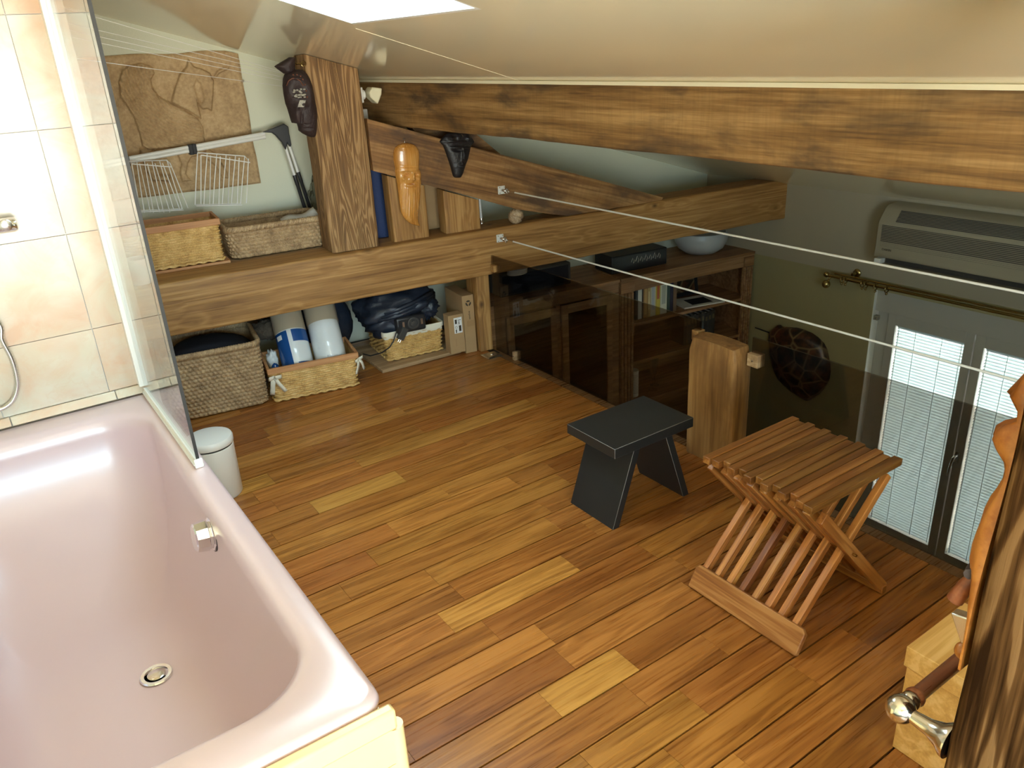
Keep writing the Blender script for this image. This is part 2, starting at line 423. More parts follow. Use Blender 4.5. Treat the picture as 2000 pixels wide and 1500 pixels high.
class MB:
    def __init__(s): s.v, s.f = [], []
    def add(s, vs, fs, M4=None):
        b = len(s.v)
        s.v += [tuple((M4 @ Vector(p)) if M4 is not None else p) for p in vs]
        s.f += [tuple(b+i for i in f) for f in fs]
        return s
    def box(s, x0, x1, y0, y1, z0, z1, M4=None):
        vs = [(x, y, z) for z in (z0, z1) for y in (y0, y1) for x in (x0, x1)]
        fs = [(0, 2, 3, 1), (4, 5, 7, 6), (0, 1, 5, 4), (2, 6, 7, 3), (0, 4, 6, 2), (1, 3, 7, 5)]
        return s.add(vs, fs, M4)
    def obox(s, p0, p1, w, t, up=(0, 0, 1)):
        """bar from p0 to p1, width w along side, thickness t along up"""
        p0, p1 = Vector(p0), Vector(p1); d = (p1-p0); ln = d.length; x = d.normalized()
        y = Vector(up).cross(x).normalized(); z = x.cross(y)
        m = Matrix(((x[0], y[0], z[0], p0[0]), (x[1], y[1], z[1], p0[1]), (x[2], y[2], z[2], p0[2]), (0, 0, 0, 1)))
        return s.box(0, ln, -w/2, w/2, -t/2, t/2, m)
    def tube(s, pts, r, n=8, closed=False, caps=True):
        pts = [Vector(p) for p in pts]; m = len(pts)
        rs = r if isinstance(r, (list, tuple)) else [r]*m
        base = len(s.v); up = None
        for i, p in enumerate(pts):
            if closed: d = pts[(i+1) % m]-pts[i-1]
            else: d = pts[min(i+1, m-1)]-pts[max(i-1, 0)]
            d = d.normalized() if d.length > 1e-9 else Vector((0, 0, 1))
            if up is None:
                up = Vector((0, 0, 1)) if abs(d.z) < 0.9 else Vector((1, 0, 0))
            a = up - d*up.dot(d)
            a = a.normalized() if a.length > 1e-6 else d.orthogonal().normalized()
            up = a; b = d.cross(a)
            for k in range(n):
                t = 2*math.pi*k/n
                s.v.append(tuple(p + (a*math.cos(t)+b*math.sin(t))*rs[i]))
        for i in range(m if closed else m-1):
            for k in range(n):
                i2 = (i+1) % m
                s.f.append((base+i*n+k, base+i*n+(k+1) % n, base+i2*n+(k+1) % n, base+i2*n+k))
        if caps and not closed:
            s.f.append(tuple(base+k for k in reversed(range(n))))
            s.f.append(tuple(base+(m-1)*n+k for k in range(n)))
        return s
    def lathe(s, prof, n=24, M4=None, cap0=True, cap1=True):
        """profile (r, z) turned about local Z"""
        vs, fs = [], []
        for r, z in prof:
            for k in range(n):
                t = 2*math.pi*k/n; vs.append((r*math.cos(t), r*math.sin(t), z))
        for i in range(len(prof)-1):
            for k in range(n):
                fs.append((i*n+k, i*n+(k+1) % n, (i+1)*n+(k+1) % n, (i+1)*n+k))
        if cap0: fs.append(tuple(reversed(range(n))))
        if cap1: fs.append(tuple((len(prof)-1)*n+k for k in range(n)))
        return s.add(vs, fs, M4)
    def sphere(s, c, r, n=16, sq=(1, 1, 1)):
        prof = [(max(1e-4, math.sin(math.pi*i/n)), -math.cos(math.pi*i/n)) for i in range(n+1)]
        m = Matrix.Translation(c) @ Matrix.Diagonal((r*sq[0], r*sq[1], r*sq[2], 1))
        return s.lathe(prof, n+4, m)
    def prism(s, poly, h0, h1, axis='Z', M4=None):
        n = len(poly)
        def P(a, b, h): return (a, b, h) if axis == 'Z' else ((a, h, b) if axis == 'Y' else (h, a, b))
        vs = [P(a, b, h0) for a, b in poly]+[P(a, b, h1) for a, b in poly]
        fs = [tuple(reversed(range(n))), tuple(range(n, 2*n))]+[(i, (i+1) % n, n+(i+1) % n, n+i) for i in range(n)]
        return s.add(vs, fs, M4)
    def grid(s, fn, nu, nv, cu=False, cv=False, M4=None):
        vs = [fn(i, j) for j in range(nv) for i in range(nu)]
        fs = []
        for j in range(nv if cv else nv-1):
            for i in range(nu if cu else nu-1):
                i2, j2 = (i+1) % nu, (j+1) % nv
                fs.append((j*nu+i, j*nu+i2, j2*nu+i2, j2*nu+i))
        return s.add(vs, fs, M4)
    def mesh(s, name, smooth=None, recalc=True):
        me = bpy.data.meshes.new(name)
        me.from_pydata([tuple(p) for p in s.v], [], s.f)
        if recalc:
            bm = bmesh.new(); bm.from_mesh(me)
            bmesh.ops.recalc_face_normals(bm, faces=bm.faces)
            bm.to_mesh(me); bm.free()
        if smooth is not None:
            me.polygons.foreach_set('use_smooth', [True]*len(me.polygons))
            if smooth < 180: me.set_sharp_from_angle(angle=R(smooth))
        return me
    def build(s, name, mat, parent=None, smooth=None, bev=0.0, seg=2, recalc=True):
        me = s.mesh(name, smooth, recalc)
        me.materials.append(M[mat] if isinstance(mat, str) else mat)
        o = bpy.data.objects.new(name, me)
        link(o, parent)
        if bev:
            bm_ = o.modifiers.new('bevel', 'BEVEL'); bm_.width = bev; bm_.segments = seg
            bm_.limit_method = 'ANGLE'; bm_.angle_limit = R(40)
            if smooth is None:
                me.polygons.foreach_set('use_smooth', [True]*len(me.polygons)); me.set_sharp_from_angle(angle=R(50))
        return o
def unit_box_mesh(name, mat, bev=0.0):
    mb = MB().box(0, 1, 0, 1, 0, 1); me = mb.mesh(name); me.materials.append(M[mat]); return me
def inst(name, me, loc, scale=(1, 1, 1), parent=None, rz=0.0, color=None):
    o = bpy.data.objects.new(name, me); link(o, parent)
    o.location = loc; o.scale = scale; o.rotation_euler = (0, 0, rz)
    if color: o.color = (*color, 1)
    return o
def lerp(a, b, t): return a+(b-a)*t
def struct(o): o['kind'] = 'structure'; return o
def smoothstep(a, b, x):
    t = min(1, max(0, (x-a)/(b-a))); return t*t*(3-2*t)

# ================================================================== the room shell
def slab_on_roof(mb, X0, X1, Y0, Y1, h0, h1):
    P = [ceil_pt(X, Y, h) for h in (h0, h1) for Y in (Y0, Y1) for X in (X0, X1)]
    mb.add([tuple(p) for p in P], [(0, 2, 3, 1), (4, 5, 7, 6), (0, 1, 5, 4), (2, 6, 7, 3), (0, 4, 6, 2), (1, 3, 7, 5)])
RX0, RX1, RY0, RY1 = -1.75, 4.75, -1.60, 4.95
mb = MB()
T_ = 0.16
for (a, b, c, d) in ((RX0, RX1, SKY1[3], RY1), (RX0, SKY1[0], SKY1[2], SKY1[3]), (SKY1[1], RX1, SKY1[2], SKY1[3]),
                     (RX0, RX1, RY0, SKY1[2])):
    slab_on_roof(mb, a, b, c, d, 0.0, T_)
ceiling = struct(mb.build('ceiling', 'ceiling'))
mb = MB()                                             # welded seam of the film, running down the slope from the skylight corner
slab_on_roof(mb, SKY1[1]+0.03, 1.885, 2.6605, 2.6630, -0.0012, -0.0002)
mb.build('film_seam', 'ceiling', ceiling)
def skylight(s, n):
    root = struct(empty('window_%d' % n, (0, 0, 0)))
    mb = MB()                                         # white reveal boards lining the opening
    e = 0.012
    slab_on_roof(mb, s[0], s[0]+e, s[2], s[3], 0.0, T_); slab_on_roof(mb, s[1]-e, s[1], s[2], s[3], 0.0, T_)
    slab_on_roof(mb, s[0]+e, s[1]-e, s[2], s[2]+e, 0.0, T_); slab_on_roof(mb, s[0]+e, s[1]-e, s[3]-e, s[3], 0.0, T_)
    mb.build('reveal', 'white', root)
    mb = MB(); w = 0.06                               # sash frame
    a, b, c, d = s[0]+e, s[1]-e, s[2]+e, s[3]-e
    slab_on_roof(mb, a, a+w, c, d, 0.11, 0.15); slab_on_roof(mb, b-w, b, c, d, 0.11, 0.15)
    slab_on_roof(mb, a+w, b-w, c, c+w, 0.11, 0.15); slab_on_roof(mb, a+w, b-w, d-w, d, 0.11, 0.15)
    mb.build('sash', 'white', root)
    mb = MB(); slab_on_roof(mb, a+w, b-w, c+w, d-w, 0.128, 0.132)
    mb.build('pane', 'winglass', root)
    return root
skylight(SKY1, 2)

# gable wall (behind the truss), full height down to the lower room
LOWZ = -1.75
mb = MB(); mb.box(-3.2, 3.6, 0.0, 0.12, LOWZ, 2.6)
o = struct(mb.build('wall_gable', 'wall')); o.location = (GX, GY, 0); o.rotation_euler = (0, 0, ANG)
# far wall with the window: lower part recessed a little under an upper band
mb = MB()
y0, y1, z0, z1 = WIN
mb.box(4.44, 4.72, y1, 4.6, LOWZ, 0.17); mb.box(4.44, 4.72, RY0, y0, LOWZ, 0.17)
mb.box(4.44, 4.72, y0, y1, LOWZ, z0); mb.box(4.44, 4.72, y0, y1, z1, 0.17)
struct(mb.build('wall_window', 'wall_green'))
mb = MB(); mb.box(4.405, 4.72, RY0, 4.6, 0.17, 0.95)
struct(mb.build('wall_window_band', 'wall_grey'))
mb = MB()
b0, b1, c0, c1 = BWIN
mb.box(-1.75, b0, RY0, RY0+0.1, LOWZ, 2.8); mb.box(b1, 4.72, RY0, RY0+0.1, LOWZ, 2.8); mb.box(b0, b1, RY0, RY0+0.1, LOWZ, c0); mb.box(b0, b1, RY0, RY0+0.1, c1, 2.8)
struct(mb.build('wall_back', 'wall'))
gd = struct(empty('window_3', (0, RY0+0.05, 0)))
for nm, bb in (('frame', (b0, b0+0.06, c0, c1)), ('frame', (b1-0.06, b1, c0, c1)), ('frame', (b0+0.06, b1-0.06, c0, c0+0.06)), ('frame', (b0+0.06, b1-0.06, c1-0.06, c1)), ('mullion', ((b0+b1)/2-0.04, (b0+b1)/2+0.04, c0+0.06, c1-0.06))):
    mb = MB(); mb.box(bb[0], bb[1], -0.03, 0.03, bb[2], bb[3]); mb.build(nm, 'white', gd)
for xa_, xb_ in ((b0+0.06, (b0+b1)/2-0.04), ((b0+b1)/2+0.04, b1-0.06)):
    mb = MB(); mb.box(xa_, xb_, -0.003, 0.003, c0+0.06, c1-0.06); mb.build('pane', 'winglass', gd)
mb = MB(); mb.box(-0.85, -0.75, 0.90, 4.9, -0.1, 2.6)
struct(mb.build('wall_left', 'wall'))
mb = MB(); mb.box(-1.75, -1.65, RY0, 0.90, -0.1, 2.8); mb.box(-1.75, -0.75, 0.90, 1.0, -0.1, 2.8)
struct(mb.build('wall_entry', 'wall'))
mb = MB(); mb.box(2.29, 4.72, RY0, 4.6, LOWZ-0.08, LOWZ)
struct(mb.build('floor_lower', 'plank'))
mb = MB(); mb.box(2.19, 2.29, RY0, 4.5, LOWZ, -0.14)
struct(mb.build('wall_under_landing', 'wall_green'))
# unseen slab and wall added outside to dim the light on the blinds window
mb = MB(); mb.box(4.72, 5.75, -1.6, 4.6, 0.30, 0.42); struct(mb.build('added_shade_slab', 'shadeslab'))
mb = MB(); mb.box(6.3, 6.5, -4.0, 7.5, -6.0, 2.2); struct(mb.build('wall_added_shade', 'shadewall'))

# trims
mb = MB(); mb.obox((1.881, -1.5, ceil_z(1.881)-0.006), (1.881, 4.28, ceil_z(1.881)-0.006), 0.014, 0.012)
tag(struct(mb.build('trim_1', 'cream_trim')))

# ------------------------------------------------------------------ floor: dark caulked bed + one object per teak board
FE = 2.285
mb = MB(); mb.box(-1.65, FE, RY0+0.1, 4.55, -0.14, -0.0098)
floor = struct(mb.build('floor', 'gapfill'))
P_, Y00 = 0.11178, 0.9055
JP = [(584,803),(530,864),(621,882),(528,932),(784,800),(728,794),(698,903),(498,969),(538,988),(610,988),(783,930),(538,1052),(724,1088),(758,1026),(672,1154),(848,1132),(888,1152),(870,1216),
      (958,1230),(1062,1236),(1088,1274),(1076,1378),(780,1440),(802,1474),(974,718),(932,778),(1004,752),(1042,788),(1152,794),(820,838),(898,858),(1072,910),(992,878),(862,954),(994,934),
      (1076,1020),(1148,1030),(1112,1098),(1252,1068),(1312,1090),(1330,1136),(1110,1292),(1222,1286),(1244,1360),(1346,1364),(1374,1244),(1298,1464),(1144,1486),(1570,1316),(1674,1246)]
# sampled board tones: 0 dark red-brown ... 1 pale yellow
TP = [(990,1160,.95),(845,1190,.35),(720,1240,.12),(1150,1335,.98),(1300,1262,.10),(985,1285,.62),(800,1345,.78),(960,1350,.05),(1180,1265,.62),(850,1262,.28),(1190,1090,.12),(1000,1210,.25),(1150,1165,.32),
      (640,938,.28),(780,888,.85),(700,955,.92),(560,872,.95),(500,942,.88),(660,870,.20),(740,850,.42),(900,770,.62),(650,815,.75),(860,830,.22),(700,800,.55),(560,812,.18),(600,840,.6),
      (640,995,.42),(860,1010,.70),(700,1050,.35),(620,1090,.30),(760,1090,.55),(650,1130,.22),(900,1060,.35),(620,1180,.32),(800,1130,.40),(960,1060,.58),(560,1060,.3),(1020,1105,.30),
      (1050,1180,.30),(1200,1130,.35),(1300,1060,.42),(1280,1110,.55),(1250,1180,.32),(1380,1150,.15),(1200,1210,.35),(1290,1230,.58),(1150,1420,.22),(1300,1330,.45),(1420,1290,.35),(1250,1420,.55),
      (1420,1300,.30),(1400,1390,.50),(1450,1380,.45),(1600,1270,.48),(1740,1170,.10),(1640,1330,.55),(1700,1250,.15),(1560,1380,.62),(1350,1450,.35),(1550,1450,.55),(1700,1300,.5),(1650,1430,.22),(1760,1330,.15),
      (900,1330,.7),(1000,1420,.48),(880,1480,.75),(1080,1480,.18),(1200,1450,.3),(1000,820,.5),(1100,800,.42),(1060,850,.5),(950,880,.55),(1000,970,.6),(1080,960,.45),(900,930,.58),(870,880,.6)]
rng = random.Random(5)
JW = [pz(x, y) for x, y in JP]; TW = [(pz(x, y), t) for x, y, t in TP]
TONES = [(0.0, (0.285, 0.094, 0.023)), (0.3, (0.400, 0.156, 0.034)), (0.6, (0.485, 0.213, 0.046)), (1.0, (0.620, 0.325, 0.080))]
def tone(t):
    for (a, ca), (b, cb) in zip(TONES, TONES[1:]):
        if t <= b:
            k = (t-a)/(b-a); return tuple(lerp(x, y, k) for x, y in zip(ca, cb))
    return TONES[-1][1]
boardmesh = unit_box_mesh('floor_board', 'teak')
for k in range(-14, 30):
    ya, yb = Y00+k*P_, Y00+(k+1)*P_
    left = 0.30 if ya > 0.96 else -0.2
    right = 2.232
    js = sorted([j.x for j in JW if ya < j.y < yb])
    js = [j for j in js if left+0.08 < j < right-0.06]
    seq = [left]
    for j in js:
        while j-seq[-1] > 1.25: seq.append(seq[-1]+rng.uniform(0.55, 0.9))
        if j-seq[-1] > 0.07: seq.append(j)
    while right-seq[-1] > 1.2: seq.append(seq[-1]+rng.uniform(0.55, 0.95))
    seq.append(right)
    for a, b in zip(seq, seq[1:]):
        ts = [t for p, t in TW if ya < p.y < yb and a < p.x < b]
        t = ts[0] if ts else min(1, max(0, rng.gauss(0.42, 0.2)))
        t = 0.45+(t-0.45)*0.75
        c = tuple(x*rng.uniform(0.95, 1.05) for x in tone(t))
        g = 0.0027
        inst('floor_board', boardmesh, (a+0.0006, ya+g, -0.0095), (b-a-0.0009, P_-2*g, 0.0095+rng.uniform(-0.0006, 0.0)), floor, color=c)
mb = MB(); mb.box(2.236, FE, -0.66, 3.52, -0.0095, 0.0005)
o = mb.build('edge_board', 'teak', floor); o.color = (0.20, 0.10, 0.04, 1)

# ------------------------------------------------------------------ tiled wall at the end of the bath
TYW = 2.72
mb = MB(); mb.box(-0.75, 0.385, TYW+0.009, TYW+0.13, 0.0, 2.2)
bathwall = struct(mb.build('wall_bath', 'paper'))
tm = {}
def tile(parent, x0, x1, z0, z1, yf, th=0.009, nm='tile', g=0.0012):
    key = (round(x1-x0, 3), round(z1-z0, 3), th)
    if key not in tm:
        m_ = MB().box(0, x1-x0-2*g, 0, th, 0, z1-z0-2*g).mesh('tile'); m_.materials.append(M['marble']); tm[key] = m_
    return inst(nm, tm[key], (x0+g, yf, z0+g), parent=parent)
xs = [-0.75, -0.663, -0.363, -0.063, 0.237, 0.385]
zs = [0.628, 0.843, 1.142, 1.441, 1.740, 2.039]
for i in range(len(xs)-1):
    for j in range(len(zs)-1):
        tile(bathwall, xs[i], xs[i+1], zs[j], zs[j+1], TYW)
for (a, b) in ((-0.75, -0.40), (-0.40, -0.048), (-0.048, 0.252), (0.252, 0.385)):      # sloping marble upstand on the rim
    mb = MB(); mb.prism([(2.700, 0.602), (TYW, 0.602), (TYW, 0.628), (2.712, 0.628)], a+0.001, b-0.001, 'X')
    o = mb.build('upstand', 'marble', bathwall, bev=0.002)

# ================================================================== bath
def rrect(cx, cy, hx, hy, r, n=10):
    r = min(r, hx-0.001, hy-0.001); pts = []
    for q, (sx, sy) in enumerate(((1, 1), (-1, 1), (-1, -1), (1, -1))):
        for k in range(n+1):
            t = math.pi/2*(q + k/n)
            pts.append((cx+sx*(hx-r)+r*math.cos(t), cy+sy*(hy-r)+r*math.sin(t)))
    return pts
def loft(rings):
    mb = MB(); n = len(rings[0])
    for r in rings: mb.v += r
    for i in range(len(rings)-1):
        for k in range(n):
            mb.f.append((i*n+k, i*n+(k+1) % n, (i+1)*n+(k+1) % n, (i+1)*n+k))
    return mb
BX0, BX1, BY0, BY1, BZ = -0.384, 0.366, 0.992, 2.704, 0.600
bath = tag(empty('bathtub', (0, 0, 0)), 'pink enamelled bathtub with wide pale rim below the marble tiles', 'bathtub')
cx, cy, hx, hy = (BX0+BX1)/2, (BY0+BY1)/2, (BX1-BX0)/2, (BY1-BY0)/2
NN = 14
def ring3(cx, cy, hx, hy, r, z): return [(x, y, z) for x, y in rrect(cx, cy, hx, hy, r, NN)]
rings = [ring3(cx, cy, hx-0.014, hy-0.004, 0.03, 0.30), ring3(cx, cy, hx-0.012, hy-0.003, 0.03, 0.555), ring3(cx, cy, hx-0.003, hy-0.001, 0.035, 0.572),
         ring3(cx, cy, hx, hy, 0.035, 0.585), ring3(cx, cy, hx-0.003, hy-0.003, 0.035, 0.596), ring3(cx, cy, hx-0.012, hy-0.012, 0.045, 0.600)]
ix, iy, icx = 0.326, 0.764, -0.010
rings += [ring3(icx, cy, ix+0.004, iy+0.004, 0.150, 0.5985), ring3(icx, cy, ix-0.006, iy-0.008, 0.150, 0.594), ring3(icx, cy, ix-0.016, iy-0.022, 0.150, 0.582)]
AX, AY, ZB0 = 0.215, 0.50, 0.172                     # wall-to-floor sweep: superellipse section, long sloping ends
for i in range(1, 30):
    ph = math.pi/2*i/29.0
    b_ = math.sin(ph)**(2/2.5); a_ = max(0.0, math.cos(ph))**(2/2.5)
    by_ = math.sin(ph)**(2/2.1); ay_ = max(0.0, math.cos(ph))**(2/2.1)
    z = 0.582-(0.582-ZB0)*b_
    # end sections are evaluated at the same height
    bb = min(1.0, b_); ay_ = max(0.0, 1-bb**2.1)**(1/2.1)
    rings.append(ring3(icx, cy, ix-0.016-AX*(1-a_), iy-0.022-AY*(1-ay_), max(0.02, 0.150-0.04*(1-a_)), z))
hx_, hy_ = ix-0.016-AX, iy-0.022-AY
for i, s in enumerate((0.7, 0.4, 0.1, 0.01)):
    rings.append(ring3(icx, cy, hx_*s, hy_*s, 0.110*s, ZB0-0.002*(1-s)))
mb = loft(rings); mb.f.append(tuple(len(mb.v)-len(rings[0])+k for k in range(len(rings[0]))))
mb.build('tub_shell', 'tub', bath, smooth=60)
# waste and overflow
DP = (0.092, 1.845, 0.1725)
mb = MB(); mb.lathe([(0.039, 0.0), (0.040, 0.003), (0.037, 0.0055), (0.029, 0.005), (0.027, 0.001), (0.026, -0.002)], 32, Matrix.Translation(DP), cap1=False)
w_ = mb.build('waste_ring', 'chrome', bath, smooth=40)
mb = MB(); mb.lathe([(0.027, 0.0004), (0.0001, 0.0004)], 28, Matrix.Translation(DP)); mb.build('waste_well', 'blackplastic', w_)
mb = MB(); mb.lathe([(0.022, 0.001), (0.022, 0.005), (0.019, 0.0065), (0.0001, 0.007)], 28, Matrix.Translation(DP)); mb.build('waste_plug', 'nickel', w_, smooth=40)
ov = Matrix.Translation((0.300, 1.850, 0.508)) @ Matrix.Rotation(R(-84), 4, 'Y') @ Matrix.Diagonal((1.22, 1.22, 1.05, 1))
mb = MB(); mb.lathe([(0.036, 0.0), (0.036, 0.004), (0.033, 0.006), (0.030, 0.006), (0.030, 0.012), (0.033, 0.014), (0.030, 0.040), (0.026, 0.043), (0.0001, 0.043)], 10, ov)
k_ = mb.build('overflow_knob', 'chrome', bath, smooth=25)
mb = MB(); mb.lathe([(0.038, -0.003), (0.038, 0.0015)], 28, ov); mb.build('overflow_gasket', 'black_rubber', k_)
# marble-clad surround at the near end
sur = tag(empty('bath_surround', (0, 0, 0)), 'creamy marble-clad end panel boxing in the bathtub above the floorboards', 'bath panel')
mb = MB(); mb.box(0.3535, 0.3640, 1.001, 2.70, 0.0, 0.552); mb.build('side_panel', 'marble_warmlit', sur)
mb = MB(); mb.box(-0.40, 0.372, 0.966, 0.990, 0.548, 0.590); mb.build('top_edge', 'marble_warmlit', sur, bev=0.006)
def ptile(x0, x1, z0, z1): 
    o = tile(sur, x0, x1, z0, z1, 0.972, 0.022, 'tile', 0.0008)
    if o.data.materials[0] is not M['marble_warmlit']: o.data.materials[0] = M['marble_warmlit']
    return o
for x0, x1 in ((-0.40, -0.07), (-0.07, 0.362)):
    for z0, z1 in ((0.0, 0.16), (0.16, 0.355), (0.355, 0.470), (0.470, 0.548)): ptile(x0, x1, z0, z1)
mb = MB(); mb.lathe([(0.016, 0.0), (0.016, 0.545)], 20, Matrix.Translation((0.371, 0.984, 0))); mb.build('corner_bead', 'marble_warmlit', sur, smooth=50)
mb = MB(); mb.box(-0.748, BX0-0.002, 0.995, 2.70, 0.0, 0.598); mb.build('side_ledge', 'marble', sur)

# shower screen
scr = tag(empty('shower_screen', (0.34, TYW, BZ)), 'clear glass bath screen with ribbed white aluminium wall channel on tub rim', 'shower screen')
YE = 2.050-TYW
mb = MB()
mb.prism([(-0.016, -0.034), (0.0165, -0.034), (0.0165, -0.0005), (-0.016, -0.0005)], 0.030, 1.45, 'Z')
for k in range(5): mb.box(0.0165, 0.0182, -0.031+k*0.006, -0.028+k*0.006, 0.030, 1.45)
for k in range(3): mb.box(-0.013+k*0.011, -0.009+k*0.011, -0.036, -0.034, 0.030, 1.45)
mb.build('wall_channel', 'alu', scr)
mb = MB(); mb.box(-0.003, 0.003, YE, -0.030, 0.024, 1.42); mb.build('glass_pane', 'glass', scr)
mb = MB(); mb.box(-0.0040, 0.0040, YE-0.005, YE, 0.024, 1.42); mb.build('edge_seal', 'black_rubber', scr)
mb = MB()
mb.box(-0.011, 0.010, YE-0.004, -0.036, 0.0015, 0.015); mb.box(-0.007, 0.006, YE-0.004, -0.036, 0.015, 0.024)
mb.box(0.010, 0.0125, YE-0.004, -0.036, 0.003, 0.006); mb.box(-0.0135, -0.011, YE-0.004, -0.036, 0.008, 0.011)
rail_ = mb.build('bottom_rail', 'alu', scr)
mb = MB(); mb.box(-0.0115, 0.0105, YE-0.010, YE-0.004, 0.0, 0.026); mb.build('end_cap', 'plasticwhite', rail_, bev=0.002)

# thermostatic mixer and hose on the tiles
mix = tag(empty('shower_mixer', (0.10, TYW, 1.17)), 'chrome thermostatic shower mixer mounted on the marble tiles', 'shower mixer')
hx0 = pyy(34, 437, TYW-0.045)
mb = MB(); mb.tube([(hx0.x-0.37-0.10, -0.045, 0.0), (hx0.x-0.012-0.10, -0.045, 0.0), (hx0.x-0.10-0.003, -0.045, 0), (hx0.x-0.10, -0.045, 0)], [0.021, 0.021, 0.0185, 0.012], 20)
mb.build('mixer_body', 'chrome', mix, smooth=40)
mb = MB(); mb.lathe([(0.0165, 0.0), (0.0165, 0.007), (0.014, 0.009), (0.0001, 0.009)], 20, Matrix.Translation((hx0.x-0.10-0.030, -0.066, 0.004)) @ Matrix.Rotation(R(90), 4, 'X'))
mb.build('control_knob', 'steel', mix, smooth=40)
for q in (-0.30, -0.12):
    mb = MB(); mb.lathe([(0.028, 0), (0.028, 0.006), (0.012, 0.012), (0.012, 0.04)], 20, Matrix.Translation((hx0.x-0.10+q, 0, 0)) @ Matrix.Rotation(R(90), 4, 'X')); mb.build('wall_rosette', 'chrome', mix, smooth=40)
mix.location.z = hx0.z
hp = [Vector((-0.150, TYW-0.045, hx0.z-0.020)), Vector((-0.150, TYW-0.035, hx0.z-0.09))]
hp += [pyy(x, y, TYW-0.02) for x, y in ((-14, 620), (4, 665), (22, 700), (32, 735), (33, 760), (24, 783), (6, 797), (-14, 800), (-40, 790))]
hp += [Vector((-0.20, TYW-0.022, 0.80)), Vector((-0.245, TYW-0.025, 1.0)), Vector((-0.265, TYW-0.035, 1.25)), Vector((-0.27, TYW-0.050, 1.46))]
hose = tag(empty('shower_hose', (0.0, TYW-0.02, 0.7)), 'ribbed chrome shower hose looping in front of the marble tiles', 'shower hose')
pts = []
for i in range(len(hp)-1):
    for k in range(14):
        t = k/14.0; a, b, c, d = hp[max(0, i-1)], hp[i], hp[i+1], hp[min(len(hp)-1, i+2)]
        pts.append(0.5*((2*b)+(c-a)*t+(2*a-5*b+4*c-d)*t*t+(3*b-a-3*c+d)*t**3))
pts = [p-Vector(hose.location) for p in pts]
mb = MB(); mb.tube(pts, [0.0075 if i % 2 else 0.0062 for i in range(len(pts))], 10); mb.build('hose_tube', 'steel', hose, smooth=180)
mb = MB(); mb.tube([pts[0]+Vector((0, 0, 0.03)), pts[0]], 0.0095, 12); mb.build('hose_nut', 'chrome', hose, smooth=40)

hs = tag(empty('hand_shower', (-0.27, TYW, 1.50)), 'chrome hand shower in its holder high on the marble tiles', 'hand shower')
mb = MB(); mb.lathe([(0.022, 0), (0.022, 0.008), (0.012, 0.014), (0.012, 0.045)], 20, Matrix.Rotation(R(90), 4, 'X')); mb.build('holder', 'chrome', hs, smooth=40)
mb = MB(); mb.tube([(0, -0.050, -0.035), (0, -0.056, 0.06), (0, -0.075, 0.15), (0, -0.105, 0.18)], [0.010, 0.012, 0.012, 0.014], 14); mb.build('handle', 'chrome', hs, smooth=60)
mb = MB(); mb.lathe([(0.012, 0.0), (0.040, 0.012), (0.045, 0.022), (0.042, 0.026), (0.0001, 0.026)], 28, Matrix.Translation((0, -0.105, 0.185)) @ Matrix.Rotation(R(125), 4, 'X')); mb.build('spray_head', 'chrome', hs, smooth=40)
# pedal bin
binn = tag(empty('pedal_bin', (0.553, 2.99, 0)), 'small white pedal bin with domed lid standing beside the bathtub', 'bin')
mb = MB(); mb.lathe([(0.082, 0.0), (0.085, 0.004), (0.087, 0.215), (0.083, 0.218), (0.083, 0.224)], 40); mb.build('bin_body', 'plasticwhite', binn, smooth=40)
mb = MB(); mb.lathe([(0.0845, 0.2185), (0.0845, 0.2255)], 40, cap0=False, cap1=False); mb.build('bin_seal', 'black_rubber', binn)
mb = MB(); mb.lathe([(0.089, 0.2255), (0.090, 0.228), (0.090, 0.246), (0.086, 0.254), (0.06, 0.259), (0.0001, 0.261)], 40); mb.build('bin_lid', 'plasticwhite', binn, smooth=40)
mb = MB(); mb.box(-0.02, 0.02, -0.115, -0.08, 0.006, 0.014); mb.build('pedal', 'blackplastic', binn, bev=0.002)

# ================================================================== timbers
def wob(p, amp, fr, seed):
    q = Vector((p[0]*fr[0]+seed, p[1]*fr[1]+seed*1.3, p[2]*fr[2]-seed*0.7))
    n = mnoise.noise_vector(q); return n*amp
def timber_mesh(L0, L1, y0, y1, z0, z1, seed=1, amp=0.006, r=0.012, nl=None, fr=(2.2, 4, 4), endcap=True, prof=None):
    """hewn baulk along local X: rounded rectangular section, wandering faces"""
    nl = nl or max(6, int((L1-L0)/0.06))
    sec = prof or rrect((y0+y1)/2, (z0+z1)/2, (y1-y0)/2, (z1-z0)/2, r, 3)
    if prof is None:                                  # subdivide the long sides
        out = []
        for i in range(len(sec)):
            a, b = sec[i], sec[(i+1) % len(sec)]
            out.append(a); d = math.dist(a, b); k = int(d/0.05)
            out += [(lerp(a[0], b[0], (j+1)/(k+1)), lerp(a[1], b[1], (j+1)/(k+1))) for j in range(k)]
        sec = out
    rings = []
    for i in range(nl+1):
        x = lerp(L0, L1, i/nl); rg = []
        for (y, z) in sec:
            w = wob((x, y, z), amp, fr, seed); w2 = wob((x, y, z), amp*0.35, (9, 22, 22), seed+7)
            rg.append((x+(0 if 0 < i < nl else (w.x+w2.x)*0.5), y+w.y+w2.y, z+w.z+w2.z))
        rings.append(rg)
    mb = loft(rings); n = len(sec)
    mb.f.append(tuple(reversed(range(n)))); mb.f.append(tuple(nl*n+k for k in range(n)))
    return mb
def timber(name, label, mat, loc, rot, dims, cat='beam', **kw):
    mb = timber_mesh(*dims, **kw)
    o = mb.build(name, mat, smooth=42); o.location = loc; o.rotation_euler = rot
    return tag(o, label, cat)
